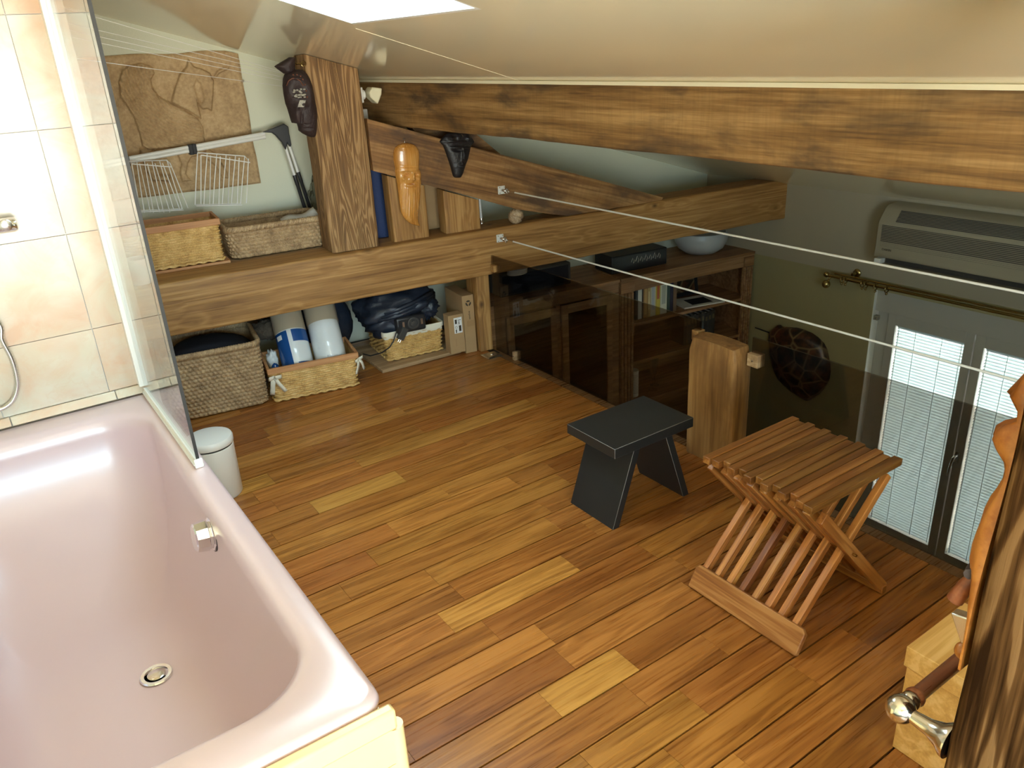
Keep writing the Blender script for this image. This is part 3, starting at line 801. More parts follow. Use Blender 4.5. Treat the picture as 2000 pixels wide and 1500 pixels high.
# tie beam of the truss
timber('tie_beam', 'thick honey-coloured tie beam with knots carrying the baskets and shell', 'beam', (TX, TY, 0), (0, 0, ANG),
       (-2.95, 2.165, 0.002, 0.205, 0.443, 0.689), seed=3, amp=0.007, r=0.012)
# king post standing on it (local X is vertical)
def vpost(name, label, mat, lx0, lx1, off0, off1, za, zb, cat='post', lim=None, **kw):
    # local X -> up, local Y -> truss x, local Z -> behind
    mb = timber_mesh(za, zb, lx0, lx1, off0, off1, **kw)
    if lim: mb.v = [(min(u, lim(a, b)), a, b) for u, a, b in mb.v]
    o = mb.build(name, mat, smooth=42)
    ex, ey, ez = Vector((0, 0, 1)), Vector((CA, SA, 0)), Vector((-SA, CA, 0))
    o.matrix_world = Matrix(((ex[0], ey[0], ez[0], TX), (ex[1], ey[1], ez[1], TY), (ex[2], ey[2], ez[2], 0), (0, 0, 0, 1)))
    return tag(o, label, cat)
def lxX(X): return (X-TX)/CA
vpost('king_post', 'tall rough-grained dark oak post rising from tie beam to the ceiling', 'oldpost', lxX(1.436), lxX(1.680), 0.035, 0.225, 0.690, 1.625, lim=lambda a, b: ceil_z(tw(a, b, 0).x)-0.002, seed=9, amp=0.006, r=0.014)
vpost('support_post', 'short pine post under the tie beam beside the cardboard boxes', 'beam', lxX(2.192), lxX(2.270), 0.035, 0.17, 0.0, 0.440, seed=12, amp=0.004, r=0.006)
# principal rafter: polygon in the truss plane, grain along its slope
def rafter_like(name, label, mat, poly, off0, off1, ang, cat='beam', seed=2, amp=0.004):
    c, s_ = math.cos(ang), math.sin(ang)
    ox, oz = poly[0]
    loc = [((x-ox)*c+(z-oz)*s_, -(x-ox)*s_+(z-oz)*c) for x, z in poly]
    mb = MB().prism(loc, off0, off1, 'Y')
    me = mb.mesh(name)
    bm = bmesh.new(); bm.from_mesh(me)
    bmesh.ops.triangulate(bm, faces=[f for f in bm.faces if len(f.verts) > 4])
    bmesh.ops.subdivide_edges(bm, edges=bm.edges[:], cuts=7, use_grid_fill=True)
    for v in bm.verts:
        w = wob(v.co, amp, (3, 6, 6), seed); v.co += w
    bm.to_mesh(me); bm.free()
    me.materials.append(M[mat])
    me.polygons.foreach_set('use_smooth', [True]*len(me.polygons)); me.set_sharp_from_angle(angle=R(35))
    o = bpy.data.objects.new(name, me); link(o)
    ex = Vector((CA*c, SA*c, s_)); ez = Vector((-CA*s_, -SA*s_, c)); ey = Vector((-SA, CA, 0))
    p = tw(ox, 0, oz)
    o.matrix_world = Matrix(((ex[0], ey[0], ez[0], p[0]), (ex[1], ey[1], ez[1], p[1]), (ex[2], ey[2], ez[2], p[2]), (0, 0, 0, 1)))
    return tag(o, label, cat)
RA = math.atan2(0.705-1.309, 3.43-1.605)
rafter_like('principal_rafter', 'brown sloping rafter bearing the carved masks, resting on the tie beam', 'rafter',
            [(-0.588, 1.300), (-0.588, 1.063), (0.18, 0.772), (0.50, 0.690), (1.155, 0.688), (1.17, 0.706)], 0.020, 0.175, RA, seed=4)
vpost('strut', 'upright pine strut behind the bearded carving', 'beam', lxX(1.765), lxX(1.958), 0.060, 0.15, 0.690, 1.06, lim=lambda a, b: 1.0575-0.374*(a+0.598), cat='strut', seed=21, amp=0.004, r=0.006)
vpost('strut', 'upright pine strut beside the white pole, below the sloping rafter', 'beam', lxX(2.052), lxX(2.250), 0.055, 0.145, 0.690, 0.96, lim=lambda a, b: 1.0575-0.374*(a+0.598), cat='strut', seed=25, amp=0.004, r=0.006)
q = [pt(x, y, 0.22) for x, y in ((800, 248), (925, 262), (972, 300), (860, 318))]
rafter_like('wall_plate', 'short cut-off brown timber resting behind the sloping rafter', 'rafter', [(p[0], p[2]) for p in reversed(q)], 0.19, 0.28, 0.0, seed=14, amp=0.003)
# purlin along Y
mb = timber_mesh(-1.49, 4.245, -2.07, -1.888, 1.242, 1.458, seed=31, amp=0.008, r=0.012, nl=90)
mb.v = [(x, y, min(z, ceil_z(-y)-0.002)) for x, y, z in mb.v]
o = mb.build('purlin', 'purlin', smooth=42); o.rotation_euler = (0, 0, R(90))
tag(o, 'massive stained purlin running under the sloping ceiling', 'beam')
# shelf deck behind the tie beam
mb = MB(); mb.box(-2.9, lxX(2.25), 0.207, GOFF-0.002, 0.660, 0.684)
o = mb.build('storage_shelf', 'plank'); o.location = (TX, TY, 0); o.rotation_euler = (0, 0, ANG)
tag(o, 'plank shelf between the tie beam and gable wall, under the baskets', 'shelf')
mb = MB(); mb.box(-2.9, -0.10, 0.0, 0.006, 0.0, 0.655)
# newel post of the railing (local X up)
def upright(name, label, mat, x0, x1, y0, y1, za, zb, cat='post', round_top=0.0, **kw):
    mb = timber_mesh(za, zb, x0, x1, y0, y1, **kw)
    if round_top:
        cx_, cy_ = (x0+x1)/2, (y0+y1)/2
        nv = []
        for (u, a, b) in mb.v:
            t = max(0.0, (u-(zb-round_top))/round_top)
            k = 1-0.10*t*t
            nv.append((u - 0.010*t*(((a-cx_)/(x1-x0)*2)**2+((b-cy_)/(y1-y0)*2)**2)*0.6, cx_+(a-cx_)*k, cy_+(b-cy_)*k))
        mb.v = nv
    o = mb.build(name, mat, smooth=42)
    o.matrix_world = Matrix(((0, 1, 0, 0), (0, 0, 1, 0), (1, 0, 0, 0), (0, 0, 0, 1)))
    return tag(o, label, cat)
upright('newel_post', 'stubby honey-brown timber post standing between the smoked glass panels', 'newel', 2.200, 2.300, 1.812, 2.050, 0.0, 0.515, round_top=0.05, seed=41, amp=0.005, r=0.016)
upright('gnarled_post', 'dark deeply grained wooden post by the light oak box', 'darkpost', 0.998, 1.20, 0.12, 0.386, 0.0, 1.672, seed=47, amp=0.007, r=0.02)

# ================================================================== glass railing
def panel(label, y0, y1, group):
    p = tag(empty('railing_panel', (FE-0.008, y0, 0)), label, 'railing', group)
    mb = MB(); mb.box(-0.004, 0.004, 0, y1-y0, 0.004, 0.550); mb.build('glass_pane', 'smoke', p)
    return p
p1_ = panel('smoked glass railing panel between tie beam and stubby post', 2.056, 3.565, 'smoked glass railing panels')
p2_ = panel('smoked glass railing panel in front of the blinds window', -0.15, 1.800, 'smoked glass railing panels')
def clip(parent, y, z, sy, sz, mat='newel', sx=0.040, sc_=True):
    mb = MB(); mb.box(-sx/2, sx/2, y-parent.location.y, y+sy-parent.location.y, z, z+sz)
    c = mb.build('clamp_block', mat, parent, bev=0.002)
    if sc_:
        m2 = MB(); m2.lathe([(0.004, 0), (0.004, 0.003), (0.0001, 0.004)], 10, Matrix.Translation((-sx/2, y+sy/2-parent.location.y, z+sz/2)) @ Matrix.Rotation(R(-90), 4, 'Y')); m2.build('screw', 'steel', c)
clip(p1_, 3.36, 0.0008, 0.022, 0.048, 'plank'); clip(p1_, 3.515, 0.465, 0.030, 0.038, 'beam')
clip(p1_, 2.052, 0.468, 0.035, 0.042, 'newel'); clip(p2_, 1.757, 0.440, 0.050, 0.050, 'plank')
# steel cables above the glass
def cable(label, pxy, X, z, offp):
    a = pv(*pxy, offp)
    root = tag(empty('safety_cable', a), label, 'cable', 'steel safety cables above the glass railing')
    mb = MB(); mb.box(-0.021, 0.021, -0.006, 0.0, -0.021, 0.021, Matrix.Rotation(ANG, 4, 'Z')); pl = mb.build('anchor_plate', 'alu', root, bev=0.002)
    for sx_ in (-1, 1):
        for sz_ in (-1, 1):
            m2 = MB(); m2.sphere((sx_*0.014, -0.007, sz_*0.014), 0.0035, 8); m2.build('screw', 'steel', pl, smooth=60)
    mb = MB(); mb.tube([(0, -0.006, 0), (0.004, -0.028, -0.002)], 0.008, 12); mb.sphere((0.004, -0.030, -0.002), 0.010, 12); mb.build('swivel', 'chrome', root, smooth=60)
    ring = [(0.005+0.014*math.cos(t)*0.4, -0.050+0.016*math.cos(t), -0.003+0.014*math.sin(t)) for t in [2*math.pi*k/20 for k in range(20)]]
    mb = MB(); mb.tube(ring, 0.003, 8, closed=True); mb.build('shackle', 'steel', root, smooth=60)
    mb = MB(); end = Vector((X, -1.48, z))-a
    mb.tube([(0.006, -0.064, -0.003), (0.010, -0.10, -0.003), Vector((0.010, -0.10, -0.003)).lerp(end, 0.5)+Vector((0, 0, -0.002)), end], 0.0042, 8); mb.build('wire_rope', 'alu', root, smooth=60)
    mb = MB(); mb.tube([(0.0065, -0.064, -0.003), (0.0105, -0.112, -0.003)], 0.0055, 10); mb.build('ferrule', 'chrome', root, smooth=60)
cable('upper steel safety cable anchored to the sloping rafter by a chrome plate', (979, 371), 2.36, 0.884, 0.018)
cable('lower steel safety cable anchored to the tie beam by a chrome plate', (976, 465), 2.36, 0.633, -0.002)
# metal floor plate
c_ = pz(962, 696); 
fp = tag(empty('floor_plate', (c_.x, c_.y+0.01, 0.0)), 'small square steel plate on the floorboards below the short pine post', 'metal plate')
mb = MB(); mb.prism([(-0.046, -0.046), (0.046, -0.046), (0.046, 0.046), (-0.046, 0.046)], 0.0005, 0.004)
mb.add([(-0.046, -0.046, 0.004), (0.046, -0.046, 0.004), (0.046, 0.046, 0.004), (-0.046, 0.046, 0.004), (-0.03, -0.03, 0.010), (0.03, -0.03, 0.010), (0.03, 0.03, 0.010), (-0.03, 0.03, 0.010)], [(0, 1, 5, 4), (1, 2, 6, 5), (2, 3, 7, 6), (3, 0, 4, 7), (4, 5, 6, 7)])
mb.build('plate', 'steel', fp)
mb = MB(); mb.lathe([(0.012, 0.010), (0.010, 0.014), (0.0001, 0.015)], 16); mb.build('bolt_head', 'chrome', fp, smooth=40)

# ================================================================== stools
def worn(o):
    o.data.materials.append(M['wornedge']); o.modifiers['bevel'].material = 1; o.modifiers['bevel'].segments = 1; return o
st = tag(empty('step_stool', (1.772, 1.915, 0)), 'low black painted step stool with two splayed board legs', 'stool')
mb = MB(); mb.box(-0.188, 0.188, -0.128, 0.130, 0.288, 0.325); worn(mb.build('seat', 'blackpaint', st, bev=0.0013))
for s_ in (-1, 1):
    poly = [(s_*0.190, 0.0), (s_*0.160, 0.0), (s_*0.060, 0.288), (s_*0.090, 0.288)]
    mb = MB(); mb.prism(poly, -0.118, 0.120, 'Y'); worn(mb.build('leg', 'blackpaint', st, bev=0.0013))
mb = MB(); mb.box(-0.085, 0.085, -0.012, 0.012, 0.225, 0.288); mb.build('stretcher', 'blackpaint', st, bev=0.003)

fs = tag(empty('folding_stool', (1.79, 1.22, 0)), 'slatted folding stool of oiled teak with crossed legs and foot bars', 'stool')
ZT = 0.450
rng = random.Random(8)
def scol(o, lo=0.75, hi=1.2):
    k = rng.uniform(lo, hi); o.color = (k, k*rng.uniform(0.95, 1.03), k*rng.uniform(0.9, 1.02), 1); return o
ns = 13
X0s, X1s = -0.185, 0.222
Y0s, Y1s = -0.180, 0.197
pw = (Y1s-Y0s)/ns
def bar_obj(nm, p0, p1, w, t, parent, bev=0.002):
    p0, p1 = Vector(p0), Vector(p1); d = p1-p0; x = d.normalized(); y = Vector((0, 0, 1)).cross(x).normalized(); z = x.cross(y)
    mb = MB(); mb.box(0, d.length, -w/2, w/2, -t/2, t/2); o = mb.build(nm, 'stoolwood', parent, bev=bev)
    o.matrix_local = Matrix(((x[0], y[0], z[0], p0[0]), (x[1], y[1], z[1], p0[1]), (x[2], y[2], z[2], p0[2]), (0, 0, 0, 1)))
    return o
# two hinged sets of slats meet and interleave: long set from the far legs, short set from the near legs
for i in range(ns):
    y = Y0s+pw*(i+0.5)
    wv = pw*0.92
    if i % 2 == 0:
        a, b = X0s+0.016+(0.0 if i not in (0, ns-1) else -0.022), X1s
        dz = 0.0
    else:
        a, b = X0s, X1s-0.012
        dz = -0.0015
    mb = MB(); mb.box(a, b, y-wv/2, y+wv/2, ZT-0.022+dz, ZT+dz)
    scol(mb.build('seat_slat', 'stoolwood', fs, bev=0.002), 0.38, 0.72)
FN, FF = -0.242, 0.200
foot_y = (-0.213, 0.190)
# legs of the near foot bar rise to the far edge of the seat; legs of the far foot bar rise to the near edge
nl_ = 8
for i in range(nl_):
    y = lerp(-0.164, 0.166, i/(nl_-1))
    o = bar_obj('leg_slat', (FN+0.050, y, 0.052), (X1s-0.045, y, ZT-0.042), 0.019, 0.026, fs)
    if i == 4: o.color = (0.62, 0.50, 0.55, 1)
    else: scol(o, 1.0, 1.35)
for i in range(nl_-1):
    y = lerp(-0.140, 0.143, i/(nl_-2))
    scol(bar_obj('leg_slat', (FF-0.008, y, 0.040), (X0s+0.035, y, ZT-0.040), 0.024, 0.026, fs), 0.8, 1.05)
for y in (-0.186, 0.190):
    scol(bar_obj('side_leg', (FF+0.004, y, 0.016), (X0s+0.030, y, ZT-0.040), 0.019, 0.034, fs), 0.85, 1.0)
def footbar(xc, tilt, col):
    d = Vector((math.cos(tilt), 0, math.sin(tilt)))
    mb = MB(); poly = [(0, -0.203), (0, 0.196), (0.066, 0.196), (0.078, 0.184), (0.078, -0.191), (0.066, -0.203)]
    m_ = Matrix(((d.x, 0, -d.z, xc), (0, 1, 0, -0.006), (d.z, 0, d.x, 0.004), (0, 0, 0, 1)))
    mb.prism([(u, v) for u, v in poly], -0.009, 0.009, 'Z', m_)
    # grain runs along the bar
    o = mb.build('foot_bar', 'stoolwood_y', fs, bev=0.003); o.color = col; return o
footbar(FN+0.010, R(60), (0.80, 0.80, 0.95, 1))
mb = MB(); mb.obox((FF-0.004, -0.200, 0.016), (FF-0.004, 0.190, 0.016), 0.022, 0.026); scol(mb.build('foot_bar', 'stoolwood_y', fs, bev=0.003))
mb = MB(); mb.tube([(0.0, -0.208, 0.232), (0.0, 0.196, 0.232)], 0.004, 10); mb.build('pivot_rod', 'brass', fs, smooth=50)
for z_, xq in ((0.30, 0.1), (0.20, -0.05)):
    pass

# ================================================================== towel bar, oak box, carving at the gnarled post
tb = tag(empty('towel_bar', (1.022, 0.387, 0.585)), 'reddish wooden bar with worn nickel ball bracket on the gnarled post', 'towel bar')
yb = 0.469-0.387
mb = MB(); mb.lathe([(0.030, 0.0), (0.029, 0.006), (0.021, 0.016), (0.014, 0.034), (0.011, yb-0.022), (0.011, yb-0.015)], 24, Matrix.Rotation(R(-90), 4, 'X')); br = mb.build('bracket', 'nickel', tb, smooth=50)
mb = MB(); mb.sphere((0, yb, 0), 0.0235, 18); mb.build('ball', 'nickel', tb, smooth=180)
mb = MB(); mb.lathe([(0.010, 0.016), (0.016, 0.024), (0.016, 0.030), (0.012, 0.034)], 20, Matrix.Translation((0, yb, 0)) @ Matrix.Rotation(R(90), 4, 'Y')); mb.build('collar', 'nickel', tb, smooth=50)
mb = MB(); mb.lathe([(0.0155, 0.034), (0.017, 0.040), (0.0155, 0.046), (0.0125, 0.050), (0.0125, 0.46)], 20, Matrix.Translation((0, yb, 0)) @ Matrix.Rotation(R(90), 4, 'Y')); mb.build('bar', 'redbar', tb, smooth=50)

ob = tag(empty('oak_box', (1.480, 0.687, 0)), 'light oak box with a shallow lid standing on the floor by the gnarled post', 'box')
mb = MB(); mb.box(0.008, 0.240, -0.300, 0.0, 0.0, 0.248); mb.build('box_body', 'oak', ob, bev=0.002)
mb = MB(); mb.box(0.0, 0.245, -0.305, 0.004, 0.251, 0.306); mb.build('box_lid', 'oak', ob, bev=0.002)

# carved figure hung on the +Y side of the gnarled post, seen in profile
cv = tag(empty('carved_figure', (1.055, 0.390, 0.72)), 'varnished orange carved figure hanging on the side of the gnarled post', 'carving')
prof = [(1.215, 0.012), (1.190, 0.028), (1.166, 0.041), (1.150, 0.050), (1.134, 0.030), (1.120, 0.022), (1.107, 0.047), (1.096, 0.056), (1.082, 0.058), (1.069, 0.049), (1.055, 0.034), (1.045, 0.031), (1.031, 0.031), (1.014, 0.036),
        (0.997, 0.042), (0.975, 0.047), (0.950, 0.050), (0.925, 0.051), (0.901, 0.050), (0.885, 0.046), (0.865, 0.040), (0.84, 0.034), (0.81, 0.028), (0.78, 0.024), (0.75, 0.018), (0.728, 0.010)]
nu = 15
def cfn(i, j):
    z, d = prof[j]; d = max(0.006, d-0.022); u = -1+2*i/(nu-1)
    wd = 0.050*(0.75+0.25*math.sin((z-0.72)*11+0.6)); 
    bmp_ = 0.0025*math.cos(u*9+z*40)
    return (u*wd, 0.003+(d+bmp_)*math.sqrt(max(0, 1-0.92*u*u)), z-0.72)
mb = MB(); mb.grid(cfn, nu, len(prof))
nV = len(mb.v); mb.v += [(x, 0.001, z) for x, y, z in mb.v]
per = [i for i in range(nu)]+[j*nu+nu-1 for j in range(1, len(prof))]+[(len(prof)-1)*nu+i for i in range(nu-2, -1, -1)]+[j*nu for j in range(len(prof)-2, 0, -1)]
for a, b in zip(per, per[1:]+per[:1]): mb.f.append((a, b, nV+b, nV+a))
mb.f.append(tuple(nV+k for k in per))
mb.build('figure_body', 'carved2', cv, smooth=70)
mb = MB(); mb.tube([(-0.035, 0.020, 0.162), (0.0, 0.032, 0.150), (0.03, 0.024, 0.140)], 0.0075, 8); mb.build('belt', 'maskdark', cv, smooth=60)
mb = MB(); mb.tube([(-0.012, 0.016, 0.158), (-0.016, 0.028, 0.130), (-0.020, 0.038, 0.100)], [0.008, 0.011, 0.012], 12); mb.build('sleeve', 'redbar', cv, smooth=50)
mb = MB(); mb.prism([(0.010, 0.088), (0.036, 0.082), (0.014, 0.040), (0.006, 0.046)], -0.030, -0.012, 'X'); mb.build('blade', 'steel', cv, bev=0.002)
mb = MB(); mb.sphere((-0.012, 0.016, 0.016), 0.012, 12, (1, 1, 1.2)); mb.build('foot', 'carved2', cv, smooth=180)

# ================================================================== woven baskets
def perim(hx, hy, r, n):
    base = rrect(0, 0, hx, hy, r, 6)
    ls = [0.0]
    for i in range(len(base)): ls.append(ls[-1]+math.dist(base[i], base[(i+1) % len(base)]))
    tot = ls[-1]; out = []; j = 0
    for k in range(n):
        s = tot*k/n
        while ls[j+1] < s: j += 1
        a, b = base[j], base[(j+1) % len(base)]
        t = (s-ls[j])/max(1e-9, ls[j+1]-ls[j]); out.append((lerp(a[0], b[0], t), lerp(a[1], b[1], t)))
    return out, tot
def weave_wall(hx, hy, r, h, z0, flare, pitch, row, amp, style, sub=4):
    _, tot = perim(hx, hy, r, 50)
    ns_ = int(tot/pitch/2)*2; nu = ns_*sub
    base, _ = perim(hx, hy, r, nu)
    nrm = []
    for i in range(nu):
        a, b = base[i-1], base[(i+1) % nu]; t = Vector((b[0]-a[0], b[1]-a[1])); nrm.append(Vector((t.y, -t.x)).normalized())
    rows = max(3, int(h/row)); SV = 6; nv = rows*SV+1
    def fn(i, j):
        v = j/float(SV); rr = int(min(v, rows-1e-6)); fr = v-rr; z = h*v/rows
        s = i/sub
        round_ = math.sqrt(max(0.0, 1-(2*fr-1)**2))
        if style == 'wicker':
            d = amp*0.50*math.sin(math.pi*s + math.pi*rr)*round_ + amp*0.95*(round_-1)
        else:
            d = amp*1.1*(round_-1) + amp*0.6*math.cos(2*math.pi*(s*0.5 + 0.5*(rr % 2)) + 2.2*(fr-0.5))*round_
        k = 1+flare*z/h; p = base[i]
        jit = 0.0012*math.sin(rr*12.9+i*0.37)
        return (p[0]*k+nrm[i].x*d, p[1]*k+nrm[i].y*d, z0+z+jit)
    mb = MB(); mb.grid(fn, nu, nv, cu=True)
    return mb
def basket(name, label, loc, rz, w, d, h, mat, style, flare=0.06, r=0.03, rim='braid', cat='basket', pitch=0.030, row=0.0110, amp=0.0080, group=None):
    root = tag(empty(name, loc, rz), label, cat, group)
    hx, hy = w/2/(1+flare), d/2/(1+flare)
    weave_wall(hx, hy, r, h, 0.004, flare, pitch, row, amp, style).build('woven_side', mat, root, smooth=180)
    # lining wall and bottom
    ri = []
    for t in (1.0, 0.5, 0.02):
        k = 1+flare*t; ri.append([(x*k, y*k, 0.004+h*t) for x, y in rrect(0, 0, hx-0.009, hy-0.009, r*0.8, 5)])
    mb = loft(ri); n = len(ri[0]); mb.f.append(tuple(2*n+k for k in range(n)))
    mb.build('inner_wall', mat, root, smooth=60)
    if rim == 'braid':
        pts, tot = perim(hx*(1+flare)-0.002, hy*(1+flare)-0.002, r, 120)
        ln = int(tot/0.012)
        for ph, nm in ((0, 'rim_strand'), (math.pi, 'rim_strand')):
            pp, _ = perim(hx*(1+flare)-0.003, hy*(1+flare)-0.003, r, ln*6)
            pth = [(x*(1+0.010*math.cos(2*math.pi*k/6/2+ph)), y*(1+0.010*math.cos(2*math.pi*k/6/2+ph)), h+0.006+0.006*math.sin(2*math.pi*k/6/2+ph)) for k, (x, y) in enumerate(pp)]
            mb = MB(); mb.tube(pth, 0.0105, 6, closed=True); mb.build(nm, mat, root, smooth=180)
    elif rim == 'wood':
        X, Y = hx*(1+flare), hy*(1+flare)
        for nm, b in (('rim_board', (-X-0.006, X+0.006, -Y-0.006, -Y+0.008)), ('rim_board', (-X-0.006, X+0.006, Y-0.008, Y+0.006)),
                      ('rim_board', (-X-0.006, -X+0.008, -Y+0.008, Y-0.008)), ('rim_board', (X-0.008, X+0.006, -Y+0.008, Y-0.008))):
            mb = MB(); mb.box(b[0], b[1], b[2], b[3], h-0.004, h+0.026); mb.build(nm, 'rimwood', root, bev=0.002)
    elif rim == 'cloth':
        pp, _ = perim(hx*(1+flare)+0.002, hy*(1+flare)+0.002, r, 90)
        def cf(i, j):
            x, y = pp[i]; t = j/5.0; a = math.pi*t; wv = 0.004*math.sin(i*0.9)+0.003*math.sin(i*2.3)
            k = 1+0.03*(math.cos(a))*0.5
            return (x*k, y*k, h+0.004+0.012*math.sin(a)-(0.016+wv if j == 0 else 0)-(0.03 if j == 5 else 0))
        mb = MB(); mb.grid(cf, 90, 6, cu=True); mb.build('cloth_liner', 'cotton', root, smooth=180)
    if style == 'wicker':                             # plaited foot
        pp, tot = perim(hx+0.002, hy+0.002, r, 160)
        mb = MB(); mb.tube([(x*(1+0.012*math.sin(k*1.1)), y*(1+0.012*math.sin(k*1.1)), 0.008+0.003*math.cos(k*1.1)) for k, (x, y) in enumerate(pp)], 0.0065, 6, closed=True)
        mb.build('foot_strand', mat, root, smooth=180)
    return root
def tloc(lx, off, z): return tw(lx, off, z)

sg1 = basket('seagrass_basket', 'tall square seagrass basket holding dark cloth on the floor under the tie beam', tloc(-1.487, 0.200, 0), R(-9), 0.46, 0.36, 0.315, 'seagrass', 'rope', 0.02, 0.05, 'braid', pitch=0.0105, row=0.0195, amp=0.0065)
wk2 = basket('wicker_basket', 'golden wicker basket with cream bows and wooden rim, full of plastic-wrapped rolls', tloc(-1.020, 0.120, 0), R(-11), 0.445, 0.27, 0.158, 'wicker', 'wicker', 0.05, 0.02, 'wood')
wk3 = basket('wicker_basket', 'honey wicker basket with cream cloth liner and navy bag, standing on the raw board', tloc(-0.425, 0.315, 0.0215), R(-8), 0.345, 0.36, 0.155, 'wicker', 'wicker', 0.07, 0.02, 'cloth', pitch=0.026, row=0.0105)
wk4 = basket('wicker_basket', 'golden wicker basket with wooden rim beside the low seagrass basket on shelf', tloc(-1.532, 0.325, 0.7015), ANG, 0.430, 0.22, 0.178, 'wicker', 'wicker', 0.02, 0.02, 'wood')
sg2 = basket('seagrass_basket', 'low wide seagrass basket on the shelf against the dark king post', tloc(-1.046, 0.374, 0.686), ANG, 0.490, 0.275, 0.140, 'seagrass', 'rope', 0.05, 0.05, 'braid', pitch=0.0105, row=0.0165, amp=0.006)
mb = MB(); mb.box(-0.235, 0.222, -0.125, 0.13, 0.0, 0.0145); o = mb.build('base_board', 'rimwood', bev=0.002); o.location = tloc(-1.52, 0.335, 0.6855); o.rotation_euler = (0, 0, ANG)
tag(o, 'thin reddish board lying on the shelf beneath a wicker basket', 'board')
mb = MB(); mb.box(-0.245, 0.235, -0.22, 0.22, 0.0, 0.019); o = mb.build('raw_board', 'plank', bev=0.002); o.location = tw(-0.43, 0.290, 0.0012); o.rotation_euler = (0, 0, R(-3))
tag(o, 'raw pine board on the floor under the cloth-lined wicker basket', 'board')
# bows on the floor basket
def bow(parent, x, y, z, s=1.0, side=False):
    root_m = Matrix.Translation((x, y, z)) @ (Matrix.Rotation(R(35) if side else R(-12), 4, 'Z'))
    def strip(pts, w):
        mb = MB(); n = len(pts)
        mb.grid(lambda i, j: tuple(root_m @ Vector((pts[i][0]*s, pts[i][1]*s - 0.001, pts[i][2]*s + (w*s)*(j-0.5)))), n, 2)
        o = mb.build('ribbon', 'cotton', parent, smooth=60)
        sd = o.modifiers.new('solid', 'SOLIDIFY'); sd.thickness = 0.0015
    strip([(-0.028, -0.004, -0.006), (-0.020, -0.014, 0.0), (-0.006, -0.010, 0.003), (0.0, -0.006, 0.003)], 0.018)
    strip([(0.0, -0.006, 0.003), (0.012, -0.014, 0.005), (0.030, -0.012, 0.006), (0.036, -0.004, 0.004)], 0.018)
    def tail(p0, p1, w):
        mb = MB(); d = Vector(p1)-Vector(p0); sdv = Vector((d.z, 0, -d.x)).normalized()*w*0.5
        n = 6
        def f(i, j):
            t = i/(n-1); c = Vector(p0)+d*t+Vector((0, -0.006*math.sin(t*5), 0)); return tuple(root_m @ ((c+sdv*(2*j-1))*s))
        mb.grid(f, n, 2); o = mb.build('ribbon', 'cotton', parent, smooth=60); o.modifiers.new('solid', 'SOLIDIFY').thickness = 0.0015
    tail((-0.004, -0.006, 0.0), (-0.022, -0.006, -0.085), 0.022); tail((0.004, -0.008, 0.0), (0.042, -0.010, -0.075), 0.018)
bow(wk2, -0.200, -0.137, 0.135, 1.05); bow(wk2, 0.226, -0.120, 0.140, 0.9, True)

# contents
mb = MB()
def lump(mb, c, r, sq, seed, amp=0.18, n=18, fr=3.0):
    b = len(mb.v); mb.sphere((0, 0, 0), 1.0, n)
    for i in range(b, len(mb.v)):
        v = Vector(mb.v[i]); k = 1+amp*mnoise.noise(v*fr+Vector((seed, 0, seed*2)))+amp*0.5*mnoise.noise(v*fr*2.7+Vector((0, seed, 1)))
        mb.v[i] = (c[0]+v.x*r*sq[0]*k, c[1]+v.y*r*sq[1]*k, c[2]+v.z*r*sq[2]*k)
    return mb
def loose(name, label, mat, root, c, r, sq, seed, cat, amp=0.18, rot=0.0, **kw):
    mb = MB(); lump(mb, (0, 0, 0), r, sq, seed, amp, **kw); o = mb.build(name, mat, smooth=180)
    o.location = root.matrix_world @ Vector(c) if False else Vector(root.location)+Matrix.Rotation(root.rotation_euler.z, 3, 'Z') @ Vector(c)
    o.rotation_euler = (0, 0, root.rotation_euler.z+rot)
    return tag(o, label, cat)
loose('folded_cloth', 'black folded cloth filling the tall seagrass basket', 'darkcloth', sg1, (0, 0.0, 0.262), 0.200, (1.06, 0.82, 0.42), 3, 'cloth', 0.08)
loose('fur_throw', 'brown speckled furry throw behind the plastic-wrapped rolls', 'fur', wk2, (-0.150, 0.225, 0.275), 0.080, (1.05, 0.75, 0.68), 8, 'throw', 0.3, fr=4.0)
def roll(name, label, p0, p1, r, cat, mats, bands=()):
    """wrapped cylinder p0 (front, low) -> p1 (back, high)"""
    p0, p1 = Vector(p0), Vector(p1); d = (p1-p0); Ln = d.length
    root = tag(empty(name, p0), label, cat); root.rotation_mode = 'QUATERNION'; root.rotation_quaternion = d.to_track_quat('Z', 'Y')
    prof_ = [(r*0.55, -0.012), (r*0.85, -0.006), (r, 0.012), (r*1.02, Ln*0.3), (r, Ln*0.7), (r, Ln)]
    mb = MB(); lathe_n = 30
    mb.lathe(prof_, lathe_n)
    mb.build('wrapped_roll', mats, root, smooth=60)
    return root, Ln
def ringpatch(root, r, z0, z1, a0, a1, mat, nm, dr=0.0012, n=20):
    mb = MB(); mb.grid(lambda i, j: ((r+dr)*math.cos(R(lerp(a0, a1, i/(n-1)))), (r+dr)*math.sin(R(lerp(a0, a1, i/(n-1)))), lerp(z0, z1, j/3)), n, 4)
    return mb.build(nm, mat, root, smooth=180)
def wl(root, c): return Vector(root.location)+Matrix.Rotation(root.rotation_euler.z, 3, 'Z') @ Vector(c)
r1, L1_ = roll('wrapped_roll', 'blue and white plastic-wrapped roll in the floor wicker basket', wl(wk2, (-0.062, -0.040, 0.120)), wl(wk2, (-0.062, 0.150, 0.365)), 0.078, 'roll', 'whitewrap')
r2, L2_ = roll('wrapped_roll', 'crumpled clear plastic roll with white stuffing in the floor wicker basket', wl(wk2, (0.106, -0.040, 0.125)), wl(wk2, (0.112, 0.150, 0.375)), 0.080, 'roll', 'whitewrap')
